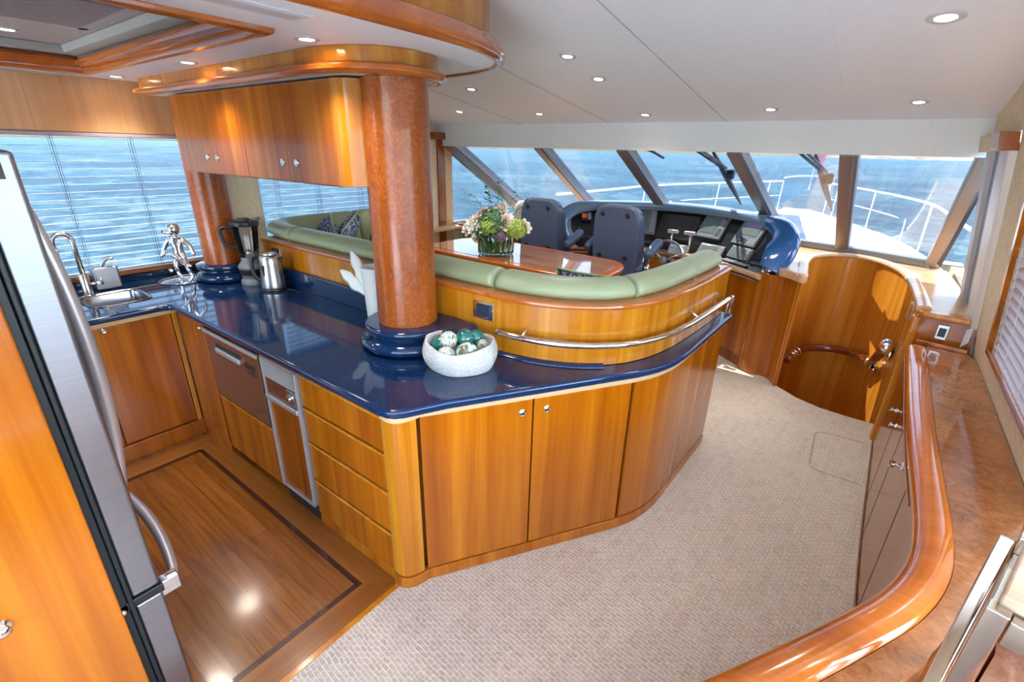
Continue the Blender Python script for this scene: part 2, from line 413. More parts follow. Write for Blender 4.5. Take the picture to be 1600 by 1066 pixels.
def lathe(name, prof, c, mat, parent=None, seg=40, axis=None, wob=None):
    vs = []; fs = []; k = len(prof)
    A = Vector(axis).normalized() if axis else Vector((0, 0, 1))
    q = Vector((0, 0, 1)).rotation_difference(A)
    for j in range(seg):
        a = 2*PI*j/seg
        for (r, z) in prof:
            rr = r*(wob(a, z) if wob else 1.)
            vs.append(Vector(c)+q @ Vector((rr*math.cos(a), rr*math.sin(a), z)))
    for j in range(seg):
        for i in range(k-1): fs.append((j*k+i, ((j+1) % seg)*k+i, ((j+1) % seg)*k+i+1, j*k+i+1))
    if prof[0][0] > 1e-4: fs.append(tuple(j*k for j in range(seg)))
    if prof[-1][0] > 1e-4: fs.append(tuple(j*k+k-1 for j in range(seg)))
    o = meshobj(name, vs, fs, mat, parent, True)
    bm = bmesh.new(); bm.from_mesh(o.data); bmesh.ops.remove_doubles(bm, verts=bm.verts, dist=1e-5); bmesh.ops.recalc_face_normals(bm, faces=bm.faces)
    for e in bm.edges:
        if len(e.link_faces) == 2 and e.calc_face_angle(0) > math.radians(42): e.smooth = False
    bm.to_mesh(o.data); bm.free()
    return o
def ball(name, c, r, mat, parent=None, u=20, v=12):
    me = bpy.data.meshes.new(name); bm = bmesh.new(); bmesh.ops.create_uvsphere(bm, u_segments=u, v_segments=v, radius=1)
    sx, sy, sz = r if isinstance(r, tuple) else (r, r, r)
    for q in bm.verts: q.co = Vector((q.co.x*sx+c[0], q.co.y*sy+c[1], q.co.z*sz+c[2]))
    bm.to_mesh(me); bm.free(); return link(name, me, mat, parent, True)
def panel(name, path, z0, z1, th, mat, parent=None, bevel=.003):
    """vertical panel following a plan path, thickness th to the right of travel"""
    P0 = list(path); P1 = offset(path, th); k = len(P0); vs = []; fs = []
    for i in range(k):
        vs += [(P0[i][0], P0[i][1], z0), (P0[i][0], P0[i][1], z1), (P1[i][0], P1[i][1], z1), (P1[i][0], P1[i][1], z0)]
    for i in range(k-1):
        for j in range(4): fs.append((i*4+j, i*4+(j+1) % 4, (i+1)*4+(j+1) % 4, (i+1)*4+j))
    fs += [(0, 1, 2, 3), tuple((k-1)*4+j for j in range(4))]
    o = meshobj(name, vs, fs, mat, parent)
    if bevel: bev(o, bevel)
    return o
def quad(name, pts, mat, parent=None): return meshobj(name, pts, [tuple(range(len(pts)))], mat, parent)
def slab(name, pts, thick, mat, parent=None, bevel=0.):
    """planar polygon in space given thickness along its normal"""
    P = [Vector(p) for p in pts]; n = (P[1]-P[0]).cross(P[2]-P[0]).normalized(); k = len(P)
    vs = P+[p+n*thick for p in P]
    fs = [tuple(range(k))[::-1], tuple(range(k, 2*k))]+[(i, (i+1) % k, k+(i+1) % k, k+i) for i in range(k)]
    o = meshobj(name, vs, fs, mat, parent)
    if bevel: bev(o, bevel)
    return o
def copy_tree(root, loc, label=None, group=None):
    r = root.copy(); COL.objects.link(r); r.location = loc
    if label: r['label'] = label
    if group: r['group'] = group
    def rec(src, dst):
        for ch in list(src.children):
            c = ch.copy(); COL.objects.link(c); c.parent = dst; rec(ch, c)
    rec(root, r); return r
def skin(name, pts, edges, radii, mat, parent=None, sub=2):
    me = bpy.data.meshes.new(name); me.from_pydata(pts, edges, []); me.update()
    o = link(name, me, mat, parent)
    s = o.modifiers.new('skin', 'SKIN'); s.use_smooth_shade = True
    for i, r in enumerate(radii): me.skin_vertices[0].data[i].radius = (r, r); me.skin_vertices[0].data[i].use_root = (i == 0)
    ss = o.modifiers.new('sub', 'SUBSURF'); ss.levels = sub; ss.render_levels = sub
    return o
def subsurf(o, n=2):
    s = o.modifiers.new('sub', 'SUBSURF'); s.levels = n; s.render_levels = n
    for p in o.data.polygons: p.use_smooth = True
    return o
def knob(c, n, parent, r=.013, mat='chrome', name='knob'):
    return lathe(name, [(0, 0), (r, 0), (r, .004), (r*.75, .006), (r*.7, .004), (r*.45, .003), (r*.42, .012), (0, .013)], c, mat, parent, 20, n)

# ================================================================== SETTING
# floors
carpet = [(-1.34, -2.6), (1.2, -2.6), (1.2, 3.9), (.60, 3.9), (.40, 3.9), (.325, 4.118), (.147, 4.118), (-.027, 4.14), (-.194, 4.206), (-.371, 4.342), (-.45, 4.42), (-.5, 4.9), (-4.1, 4.9), (-4.1, 1.2), (-1.34, 1.2)]
fl = struct(prism('floor', carpet, -.06, 0, 'carpet')); lab(fl, 'cream woven carpet in the aisle, running forward to the stairwell')
gf = struct(boxes('floor', [((-4.1, -1.5, -.06), (-1.34, 1.2, 0))], 'planks')); lab(gf, 'varnished plank floor of the galley')
def strip(pts, mat, lb, z=.0015):
    o = struct(prism('trim_1', pts, 0., z, mat)); lab(o, lb); return o
strip([(-3.12, .885), (-1.475, .885), (-1.355, .995), (-3.30, .995)], 'teakedge', 'border plank along the galley counter')
strip([(-1.475, .885), (-1.475, -1.4), (-1.355, -1.4), (-1.355, .995)], 'teakedge_y', 'border plank beside the carpet')
strip([(-3.12, .885), (-3.12, .30), (-3.30, .30), (-3.30, .995)], 'teakedge_y', 'border plank under the sink cabinet')
strip([(-3.15, .86), (-1.502, .86), (-1.475, .885), (-3.12, .885)], 'inlay', 'dark inlay line along the counter', .0018)
strip([(-1.502, .86), (-1.502, -1.4), (-1.475, -1.4), (-1.475, .885)], 'inlay', 'dark inlay line beside the carpet', .0018)
strip([(-3.15, .86), (-3.15, .30), (-3.12, .30), (-3.12, .885)], 'inlay', 'dark inlay line before the sink cabinet', .0018)
strip([(-1.355, .995), (-1.355, -1.4), (-1.332, -1.4), (-1.332, .995)], 'cherry_light', 'bright wooden edge strip between planks and carpet', .004)
# floor hatch seam
hp = [(.30, 3.19), (.07, 3.185), (.035, 3.20), (.015, 3.235), (-.002, 3.66), (.01, 3.71), (.045, 3.735), (.29, 3.76)]
hs = sweep('floor_hatch', hp, [(-.003, 0), (.003, 0), (.003, .003), (-.003, .003)], plain('hatch_rim', (.30, .26, .20), .4, .4))
tag(hs, 'thin rim of the rounded floor hatch set in the carpet before the starboard cabinet', 'hatch')

# port wall (wall_left): sill, valance zone, pillars
XW = -4.1
struct(boxes('wall_left', [((XW-.1, -2.6, -.06), (XW, 5.6, .97)), ((XW-.1, -2.6, 1.888), (XW, 4.1, 2.75)),
      ((XW-.1, -2.6, .97), (XW, -.9, 1.888)), ((XW-.1, 1.76, .97), (XW, 1.99, 1.888)), ((XW-.1, 3.13, .97), (XW, 4.205, 1.888))], 'beige'))
struct(box('trim_2', (XW, -.9, 1.888), (XW+.035, 1.76, 2.2), 'valance', None, .004))['label'] = 'wooden valance above the galley window'
struct(box('trim_3', (XW, -.9, .985), (XW+.045, 1.5, 1.012), 'cherry_x', None, .004))['label'] = 'wooden sill below the galley window'
struct(box('trim_4', (XW, 1.66, .97), (XW+.20, 4.2, 1.0), 'shelf', None, .004))['label'] = 'shelf behind the settee along the port window'
def window(n, y0, y1, z0, z1):
    w_ = struct(boxes('window_%d' % n, [((XW-.07, y0, z0), (XW-.04, y0+.03, z1)), ((XW-.07, y1-.03, z0), (XW-.04, y1, z1)),
        ((XW-.07, y0, z0), (XW-.04, y1, z0+.025)), ((XW-.07, y0, z1-.02), (XW-.04, y1, z1))], 'alu'))
    g = struct(boxes('window_pane', [((XW-.057, y0, z0), (XW-.053, y1, z1))], 'glass', w_)); return w_
window(1, -.9, 1.76, .985, 1.888); window(2, 1.99, 3.13, .985, 1.888)
def blind(y0, y1, z0, z1, n, cords, lb, x=XW+.03):
    t = thing('venetian_blind', lb, 'blind', (x, (y0+y1)/2, z0))
    sl = []
    for i in range(n):
        z = z0+.02+(z1-.03-z0-.02)*i/(n-1); sl.append(((x-.024, y0+.01, z-.0012), (x+.024, y1-.01, z+.0012)))
    o = boxes('slats', sl, 'slat', t)
    box('headrail', (x-.025, y0+.005, z1-.022), (x+.025, y1-.005, z1-.001), 'slat_wood', t)
    box('bottom_rail', (x-.024, y0+.01, z0+.002), (x+.024, y1-.01, z0+.014), 'slat', t)
    for y in cords:
        cs = [((x+s*.026-.0009, y+d-.0009, z0), (x+s*.026+.0009, y+d+.0009, z1-.01)) for s in (-1, 1) for d in (-.006, .006)]
        boxes('cord', cs, 'cord', t)
    return t
blind(-.88, 1.75, 1.015, 1.885, 19, (-.2, .38, .79, 1.19), 'wide venetian blind with open slats over the galley sink window')
blind(2.0, 3.12, 1.005, 1.885, 19, (2.13, 2.5, 2.95), 'narrower venetian blind with open slats behind the green settee')
# port side door remnants between blind and windscreen
d1 = struct(box('door_1', (XW, 3.22, .6), (XW+.03, 4.0, 1.93), 'beige'))
pdf = thing('door_post', 'reddish wooden door post on the port wall, right behind the big burl column', 'post', (XW+.03, 4.03, .6))
box('post', (XW, 3.985, .6), (XW+.05, 4.085, 1.93), 'cherry_red', pdf); box('cap', (XW, 3.9, 1.93), (XW+.10, 4.215, 2.0), 'cherry_red', pdf)
struct(box('trim_5', (XW, 4.09, .6), (XW+.05, 4.205, 1.93), 'pale_trim'))['label'] = 'pale wooden jamb at the port end of the windscreen'

# main ceiling, sloping down to the bow; header over the windscreen
cz = lambda y: 2.07+.154*(4.1-y)
def ceilslab(pts, mat='ceil'):
    k = len(pts); vs = [(x, y, cz(y)) for x, y in pts]+[(x, y, cz(y)+.05) for x, y in pts]
    fs = [tuple(range(k))[::-1], tuple(range(k, 2*k))]+[(i, (i+1) % k, k+(i+1) % k, k+i) for i in range(k)]
    return meshobj('ceiling', vs, fs, mat)
c_ = struct(ceilslab([(-4.2, -2.6), (1.3, -2.6), (1.3, 1.9), (.9, 2.0), (.9, 4.18), (-4.2, 4.18)])); lab(c_, 'white panelled ceiling sloping down to the windscreen')
for i, x in enumerate((-.33, -1.09, -2.05, -2.97)):
    vs = [(x-.002, .2, cz(.2)-.0015), (x+.002, .2, cz(.2)-.0015), (x+.002, 4.08, cz(4.08)-.0015), (x-.002, 4.08, cz(4.08)-.0015)]
    struct(slab('trim_6', vs, .003, plain('seam', (.42, .40, .38), .7) if i else plain('seam_light', (.85, .85, .84), .5)))['label'] = 'seam between ceiling panels'
struct(boxes('wall_front', [((-4.1, 4.06, 1.865), (.47, 4.16, 2.09))], 'header'))['label'] = 'pale padded header above the windscreen'

# galley ceiling, lower, with a tray; rounded starboard end
gx = [(-4.1, -2.55), (-1.37, -2.55), (-1.36, .6), (-1.355, 1.2), (-1.375, 1.5), (-1.43, 1.72), (-1.52, 1.87), (-1.66, 1.965), (-1.85, 2.02), (-2.1, 2.05), (-4.1, 2.05)]
gxs = [gx[0], gx[1]]+smooth(gx[2:10], 5)+[gx[10]]
tray = [(-3.72, -1.5), (-1.75, -1.5), (-1.75, .97), (-3.72, .97)]
gc = struct(tri_prism_holes('ceiling', gxs, [tray], 2.2, 2.26, 'ceil')); lab(gc, 'lower white ceiling of the galley')
edge = gxs[1:-1]
sec = [(-.012, 2.205), (.0, 2.192), (.018, 2.188), (.034, 2.196), (.042, 2.212), (.038, 2.232), (.024, 2.246), (.02, 2.262), (.008, 2.272), (-.012, 2.275)]
eo = struct(sweep('trim_7', edge, sec, 'trimwood')); lab(eo, 'rounded wooden moulding around the edge of the galley ceiling')
fa = offset(edge, -.03); P0 = fa
vs = []; fs = []
for (x, y) in P0: vs += [(x, y, 2.24), (x, y, cz(y)+.02), (x-.02 if True else x, y, cz(y)+.02), (x-.02, y, 2.24)]
for i in range(len(P0)-1):
    for j in range(4): fs.append((i*4+j, i*4+(j+1) % 4, (i+1)*4+(j+1) % 4, (i+1)*4+j))
struct(meshobj('trim_8', vs, fs, 'cherry_light'))['label'] = 'wooden fascia between the two ceilings'
# tray: cove, recess panel
tx0, ty0, tx1, ty1 = -3.72, -1.5, -1.75, .97
def ring4(x0, y0, x1, y1): return [(x0, y0), (x1, y0), (x1, y1), (x0, y1)]
def framesweep(nm, rect, prof, mat, lb):
    x0, y0, x1, y1 = rect; vs = []; fs = []; k = len(prof)
    for (sx, sy, x, y) in ((-1, -1, x0, y0), (1, -1, x1, y0), (1, 1, x1, y1), (-1, 1, x0, y1)):
        for (o_, z) in prof: vs.append((x+sx*o_, y+sy*o_, z))
    for i in range(4):
        for j in range(k): fs.append((i*k+j, i*k+(j+1) % k, ((i+1) % 4)*k+(j+1) % k, ((i+1) % 4)*k+j))
    o = struct(meshobj(nm, vs, fs, mat)); bev(o, .0015, 1, 50); lab(o, lb); return o
R4 = (tx0, ty0, tx1, ty1)
framesweep('trim_9', R4, [(.015, 2.205), (.012, 2.186), (-.004, 2.178), (-.024, 2.182), (-.034, 2.196), (-.03, 2.212), (-.05, 2.222), (-.058, 2.24), (-.045, 2.262), (.0, 2.27), (.015, 2.26)], 'trimwood', 'wooden moulding around the recessed ceiling tray')
framesweep('trim_10', R4, [(-.03, 2.262), (-.10, 2.268), (-.11, 2.30), (-.02, 2.31), (.02, 2.27)], 'tray_side', 'grey cove inside the ceiling tray')
struct(box('ceiling', (tx0-.05, ty0-.05, 2.302), (tx1+.05, ty1+.05, 2.33), 'tray', None, 0))['label'] = 'grey panel inside the ceiling tray'
# air grille in the tray
g = thing('air_grille', 'large brown slatted air grille in the recessed ceiling tray', 'grille', (-2.66, .3, 2.3))
boxes('frame', [((-2.99, -.25, 2.293), (-2.95, .82, 2.302)), ((-2.37, -.25, 2.293), (-2.33, .82, 2.302)), ((-2.99, .78, 2.293), (-2.33, .82, 2.302)), ((-2.99, -.25, 2.293), (-2.33, -.21, 2.302))], 'tray', g, .002)
boxes('louvres', [((-2.945+.024*i, -.21, 2.290), (-2.945+.024*i+.011, .78, 2.302)) for i in range(24)], 'grille', g)
box('backing', (-2.95, -.21, 2.299), (-2.37, .78, 2.3018), 'dark', g, 0)
g = thing('ceiling_slot_vent', 'long narrow white slot vent in the galley ceiling beside the rounded moulding', 'vent', (-1.5, .62, 2.2))
box('frame', (-1.565, -.5, 2.194), (-1.465, .955, 2.2), 'white', g, .003); box('slot', (-1.545, -.48, 2.1925), (-1.485, .935, 2.195), 'lightgrey', g, .001)
tag(box('ceiling_slot_vent', (-4.055, -.5, 2.194), (-4.02, .98, 2.2), 'grille', None, .001), 'thin dark slot vent in the ceiling against the port valance', 'vent')

# downlights
def downlight(x, y, z, tilt, lb, r=.036, power=9., grp='recessed ceiling spotlights'):
    n = Vector((0, tilt, -1)).normalized() if tilt else Vector((0, 0, -1))
    t = thing('recessed_downlight', lb, 'ceiling light', (x, y, z), grp)
    lathe('ring', [(r*.72, -.001), (r*.74, .004), (r*1.1, .006), (r*1.28, .002), (r*1.3, -.001)], (x, y, z), 'lightgrey', t, 28, n)
    lathe('lens', [(0, .0015), (r*.73, .0015)], (x, y, z), 'bulb', t, 24, n)
    L = bpy.data.lights.new('downlight_lamp', 'SPOT'); L.energy = power; L.spot_size = math.radians(120); L.spot_blend = 1.; L.shadow_soft_size = .11; L.color = (1, .92, .82)
    lo = bpy.data.objects.new('lamp', L); COL.objects.link(lo); lo.parent = t; lo.location = (0, 0, -.02)
    return t
for (x, y, nm) in ((-1.79, 1.13, 'nearest the big burl column'), (-2.81, 1.13, 'above the middle of the galley counter'), (-3.83, 1.13, 'nearest the port window valance'), ):
    downlight(x, y, 2.2, 0, 'ceiling spotlight in the galley ceiling, '+nm, power=11)
downlight(-3.35, .62, 2.302, 0, 'ceiling spotlight inside the recessed tray by its grille', power=15)
for (x, y, lb, r) in ((.01, 2.50, 'largest ceiling spotlight, at the upper right of the white ceiling', .045), (-1.54, 2.50, 'upper of two ceiling spotlights right of the rounded galley moulding', .036),
     (-1.56, 2.90, 'lower of two ceiling spotlights right of the rounded galley moulding', .036), (-2.61, 2.93, 'ceiling spotlight below the rounded galley moulding', .036), (-3.30, 3.54, 'ceiling spotlight beside the burl column, leftmost of the front row', .036),
     (-2.52, 3.69, 'second ceiling spotlight from the left in the front row', .036), (-1.62, 3.80, 'middle ceiling spotlight of the front row', .036), (-.74, 3.73, 'fourth ceiling spotlight from the left in the front row', .036), (.01, 3.65, 'rightmost ceiling spotlight of the front row', .036),
     (-2.58, 2.62, 'ceiling spotlight peeping past the round end of the cabinet cornice', .036)):
    downlight(x, y, cz(y), -.154, lb, r, 9.)

struct(box('ceiling', (-4.3, 4.19, 2.06), (.75, 5.20, 2.13), 'gelcoat', None, .02))['label'] = 'unseen white roof brow added above the windscreen to block sun'  # added out of view; its depth keeps sun patches off dash and carpet
# aft part of the room, behind the camera: walls with wide openings for daylight
struct(boxes('wall_back', [((-4.2, -2.7, -.06), (-3.9, -2.6, 2.9)), ((1.1, -2.7, -.06), (1.3, -2.6, 3.15)), ((-3.9, -2.7, 2.45), (1.1, -2.6, 3.2))], 'beige'))
struct(boxes('wall_right', [((1.1, -2.6, -.06), (1.2, 2.1, .75)), ((1.1, -2.6, 2.0), (1.2, 2.1, 3.15)), ((1.1, -2.6, .75), (1.2, -2.3, 2.0)), ((1.1, 1.7, .75), (1.2, 2.1, 2.0))], 'beige'))
struct(box('floor', (-5.2, -9.5, -.12), (2.2, -2.7, -.065), 'gelcoat', None, 0))['label'] = 'unseen white aft deck added to bounce sunlight into the saloon'  # added behind the camera as a sunlit reflector for the ceiling
struct(boxes('wall_right', [((.645, 2.06, -.06), (1.2, 2.10, .80)), ((.635, 2.06, .80), (1.2, 2.10, 2.40))], 'beige'))
struct(prism('floor', [(.20, -.6), (1.09, -.6), (1.09, 2.05), (.66, 2.05), (.60, 1.7), (.50, 1.42), (.42, 1.18), (.20, .80)], .0005, .45, 'tile'))['label'] = 'brown marble tiles beside the bar'

# starboard wall, leaning inward
def sw(y, z, d=0.): return (.64-.197*(z-.78)-d, y, z)
def swslab(nm, yz, d0, d1, mat, parent=None, bevel=.003):
    k = len(yz); vs = [sw(y, z, d0) for y, z in yz]+[sw(y, z, d1) for y, z in yz]
    fs = [tuple(range(k)), tuple(range(k, 2*k))[::-1]]+[(i, (i+1) % k, k+(i+1) % k, k+i) for i in range(k)]
    o = meshobj(nm, vs, fs, mat, parent)
    if bevel: bev(o, bevel)
    return o
rk = lambda y, z: y-.565*(z-.64)        # raked fore-and-aft line at height z, y given at z=.64
wa = [(rk(3.40, .97), .97), (rk(3.40, 1.80), 1.80), (2.15, 1.80), (2.15, .97)]
struct(swslab('wall_right', [(2.06, .0), (3.95, .0), (3.95, .64), (rk(3.95, .97), .97), (2.06, .97)], -.08, 0, 'beige', None, 0))
struct(swslab('wall_right', [(2.06, 1.80), (rk(3.95, 1.80), 1.80), (rk(3.95, 1.98), 1.98), (4.2, 1.98), (4.2, 2.11), (2.06, 2.45)], -.08, 0, 'beige', None, 0))
struct(swslab('wall_right', [(rk(3.40, .97), .97), (rk(3.95, .97), .97), (rk(3.95, 1.80), 1.80), (rk(3.40, 1.80), 1.80)], -.08, 0, 'beige', None, 0))
struct(swslab('wall_right', [(2.06, .97), (2.15, .97), (2.15, 1.80), (2.06, 1.80)], -.08, 0, 'beige', None, 0))
wf = struct(swslab('window_3', [(rk(3.43, .94), .94), (rk(3.39, .975), .975), (2.12, .975), (2.12, .94)], 0, .02, 'cherry_red'))
lab(wf, 'dark wooden frame of the starboard window')
struct(swslab('window_frame', [(rk(3.43, .94), .94), (rk(3.43, 1.83), 1.83), (rk(3.385, 1.83), 1.83), (rk(3.385, .94), .94)], 0, .02, 'cherry', wf))
struct(swslab('window_pane', [(rk(3.4, .97), .97), (rk(3.4, 1.8), 1.8), (2.15, 1.8), (2.15, .97)], -.062, -.058, 'glass', wf, 0))
t = thing('venetian_blind', 'venetian blind with mauve-grey slats in the starboard window beside the bar', 'blind', sw(2.7, .98))
for (mt, nm) in (('slat', 'slats'),):
    vs = []; fs = []
    for i in range(17):
        z = .99+.048*i
        for (dd, zz) in ((-.04, z+.016), (.006, z-.012)):
            for yy in (2.16, rk(3.375, z)): vs.append(sw(yy, zz, dd))
        for (dd, zz) in ((-.04, z+.018), (.006, z-.010)):
            for yy in (2.16, rk(3.375, z)): vs.append(sw(yy, zz, dd))
        k = 8*i; fs += [(k, k+1, k+3, k+2), (k+4, k+5, k+7, k+6), (k, k+1, k+5, k+4), (k+2, k+3, k+7, k+6), (k, k+2, k+6, k+4), (k+1, k+3, k+7, k+5)]
    meshobj(nm, vs, fs, 'slat_wood', t)
for y in (3.05, 2.85, 2.5): swslab('cord', [(y, .98), (y+.003, .98), (y+.003-.4, 1.79), (y-.4, 1.79)], .007, .009, 'white', t, 0)
# sliding door on the starboard side: boards on the raked line
dr = struct(swslab('door_2', [(rk(3.955, 0), 0.0), (rk(3.955, 1.9), 1.9), (rk(4.22, 1.9), 1.9), (rk(4.22, 0), 0)], -.02, .03, 'white')); lab(dr, 'white edge of the starboard sliding door')
struct(swslab('door_2', [(rk(4.225, 0), 0.0), (rk(4.225, 1.9), 1.9), (rk(4.50, 1.9), 1.9), (rk(4.50, 0), 0)], -.02, .012, 'mull_blue'))['label'] = 'mauve grey door frame strip'
struct(swslab('door_2', [(rk(4.505, 0), 0.0), (rk(4.505, 1.9), 1.9), (rk(4.66, 1.9), 1.9), (rk(4.66, 0), 0)], -.02, .035, 'lightgrey'))['label'] = 'pale grey outer door frame strip'
bxx = thing('valance_box', 'small reddish wooden valance box above the starboard sliding door', 'valance', sw(3.5, 1.93))
swslab('box', [(3.22, 1.895), (3.22, 1.975), (3.50, 1.975), (3.50, 1.895)], 0, .07, 'cherry_red', bxx)
swslab('arm', [(3.50, 1.895), (3.50, 1.975), (4.05, 1.975), (4.05, 1.895)], 0, .06, 'beige', bxx)

# ------------------------------------------------------------------ windscreen
MB = [(-3.95, 5.62, 1.03), (-2.87, 5.76, 1.02), (-1.97, 5.95, 1.02), (-.82, 5.92, 1.02), (-.25, 5.78, 1.02), (.445, 5.50, 1.02)]
MT = [(-3.98, 4.16, 1.87), (-2.80, 4.16, 1.87), (-1.93, 4.16, 1.87), (-1.01, 4.16, 1.87), (-.285, 4.16, 1.87), (.41, 4.16, 1.87)]
ws = thing('window_4', 'bronze grey windscreen mullions fanned across the bow windows', 'windscreen', (-1.7, 5.7, 1.02)); ws['kind'] = 'structure'
for k_ in ('label', 'category'): del ws[k_]
for i, (b_, t_) in enumerate(zip(MB, MT)):
    B = Vector(b_); T = Vector(t_); d = (T-B).normalized(); T2 = T+d*.06; B2 = B-d*.05
    side = Vector((1, 0, 0)); side = (side-d*side.dot(d)).normalized(); nn = d.cross(side)
    wd = .085 if i not in (0,) else .15
    o = obox('mullion', (B2+T2)/2, side, nn, d, wd, .10, (T2-B2).length, 'mull', ws, .006)
    obox('mullion_side', (B2+T2)/2+side*(wd/2+.012), side, nn, d, .024, .085, (T2-B2).length, 'mull_blue', ws, .002)
    if i == 0: obox('mullion_strip', (B2+T2)/2-side*(wd/2+.012)-nn*.02, side, nn, d, .024, .07, (T2-B2).length, 'lightgrey', ws, .002)
    if i < 5:
        B3 = Vector(MB[i+1]); T3 = Vector(MT[i+1])
        g_ = slab('window_pane', [B, B3, T3, T], .005, 'glass', ws)
sillp = [(-3.95, 5.62), (-2.87, 5.76), (-1.97, 5.95), (-.82, 5.92), (-.25, 5.78), (.445, 5.50)]
sweep('sill_roll', sillp, [(-.04, .97), (.05, .97), (.06, 1.0), (.05, 1.035), (.0, 1.045), (-.04, 1.03)], 'sill', ws)
# side lights fore: port triangle, starboard triangle
slab('window_pane', [(-4.08, 4.2, 1.03), (-4.05, 5.55, 1.03), (-4.05, 4.2, 1.87)], .005, 'glass', ws)
box('sill_rail', (-4.12, 4.2, .99), (-4.04, 5.6, 1.03), 'mull', ws)
slab('window_pane', [(.47, 5.45, 1.03), (.60, 4.4, .98), (.44, 4.4, 1.84)], .005, 'glass', ws)
# outer wall starboard forward and wood facing near the M6 foot
struct(boxes('wall_right', [((.60, 3.85, -.9), (.70, 5.7, .97))], 'beige'))
struct(boxes('wall_front', [((-4.15, 5.85, -.9), (.7, 6.05, .96))], 'beige'))

# ------------------------------------------------------------------ stairwell and forward shelf
well = smooth([(-.372, 4.33), (-.40, 4.65), (-.43, 4.95), (-.41, 5.32), (-.25, 5.56), (-.06, 5.58), (.11, 5.44), (.25, 5.08), (.305, 4.59), (.328, 4.15), (.335, 3.87)], 6)
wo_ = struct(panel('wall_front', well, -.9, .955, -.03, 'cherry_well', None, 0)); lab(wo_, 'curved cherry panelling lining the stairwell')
shelf = [(-.36, 4.345)]+offset(well, -.005)[1:]+[(.60, 3.87), (.60, 4.6), (.56, 5.4), (.44, 5.6), (-.25, 5.86), (-.85, 5.90), (-.9, 5.3), (-.62, 4.9), (-.60, 4.5)]
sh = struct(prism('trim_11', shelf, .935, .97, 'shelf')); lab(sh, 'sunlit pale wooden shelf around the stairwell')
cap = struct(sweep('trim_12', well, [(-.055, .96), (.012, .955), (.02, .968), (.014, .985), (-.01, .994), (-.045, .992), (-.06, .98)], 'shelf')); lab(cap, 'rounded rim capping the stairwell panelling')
wb = struct(prism('floor', [(-.6, 4.0), (.6, 3.9), (.6, 6.0), (-.6, 6.0)], -.95, -.9, 'carpet'))
struct(boxes('wall_front', [((-.5, 4.10, -.9), (.4, 4.11, -.062))], 'cherry'))
sb = thing('stairwell_end_block', 'wooden end block with a switch between the stairwell and the bar', 'cabinet', (.45, 3.86, 0))
prism('body', [(.335, 3.83), (.62, 3.80), (.62, 3.868), (.345, 3.868)], 0.001, .93, 'cherry', sb)
prism('top_rail', [(.335, 3.80), (.365, 3.785), (.575, 3.765), (.575, 3.868), (.325, 3.868)], .935, .972, 'cherry_light', sb, .010)
obox('corner_post', (.335, 3.86, .465), (1, 0, 0), (0, 1, 0), (0, 0, 1), .05, .07, .925, 'cherry_light', sb, .012)
sp = obox('switch_plate', (.47, 3.808, .86), (1, -.1, 0), (.1, 1, 0), (0, 0, 1), .055, .012, .09, 'satin', sb, .002)
obox('rocker', (.469, 3.80, .86), (1, -.1, 0), (.1, 1, 0), (0, 0, 1), .036, .010, .055, 'outlet', sp, .002)
tag(slab('vent_plate', [(.575, 3.80, .79), (.60, 3.78, .83), (.60, 3.78, .93), (.575, 3.80, .91)], .01, 'white', None, .002), 'small white louvred plate beside the switch on the stairwell block', 'plate')
# handrail in the well
hr = thing('stair_handrail', 'dark mahogany handrail with chrome fittings curving round the stairwell', 'handrail', (.1, 5.2, .55))
h1 = smooth([(-.385, 5.0, .01), (-.375, 5.15, .02), (-.31, 5.34, .04), (-.15, 5.45, .06), (.02, 5.42, .085), (.13, 5.26, .12), (.20, 5.02, .17)], 6)
tube('rail', h1, .036, 'handrail', hr, 14)
h2 = [(.225, 4.88, .19), (.245, 4.60, .36), (.262, 4.42, .50)]
tube('rail', h2, .034, 'handrail', hr, 14)
tube('elbow', smooth([(.19, 5.04, .165), (.215, 4.93, .18), (.228, 4.86, .21)], 4), .044, 'chrome', hr)
for q in (5, 7, 9): tube('collar', [h1[q], Vector(h1[q]).lerp(Vector(h1[q+1]), .6)], .042, 'chrome', hr)
ball('end_cap', (.265, 4.37, .53), (.052, .07, .062), 'chrome', hr)
for (a_, b_) in (((.262, 4.42, .50), (.31, 4.36, .48)), ((.215, 4.93, .18), (.27, 4.84, .17))):
    tube('bracket', [a_, b_], .014, 'chrome', hr); lathe('wall_flange', [(0, 0), (.04, 0), (.04, .008), (.016, .026), (0, .026)], b_, 'chrome', hr, 20, (-1, .2, 0))
dk = knob((.255, 5.0, .12), (-1, -.3, 0), None, .022, 'chrome', 'door_stop'); tag(dk, 'small chrome door stop low on the stairwell panelling', 'door stop')
lt = tag(obox('latch', (.318, 4.25, .86), (0, 1, 0), (1, 0, 0), (0, 0, 1), .035, .014, .12, 'chrome', None, .003), 'chrome latch plate at the top edge of the stairwell side panel', 'latch')

# ================================================================== GALLEY CABINETS
WALL = smooth([(-3.5, 1.66), (-3.0, 1.66), (-2.2, 1.66), (-1.5, 1.66), (-1.22, 1.678), (-1.02, 1.74), (-.86, 1.855), (-.755, 2.02), (-.695, 2.25), (-.668, 2.55), (-.655, 2.8), (-.648, 3.05)], 6)
def drawerfront(nm, x0, x1, z0, z1, parent, y=.99, th=.02, mat='cherry'):
    o = box(nm, (x0, y, z0), (x1, y+th, z1), mat, parent, .004)
    box('edge_lip', (x0, y-.006, z1-.012), (x1, y+.004, z1), 'cherry_light', o, .003); return o
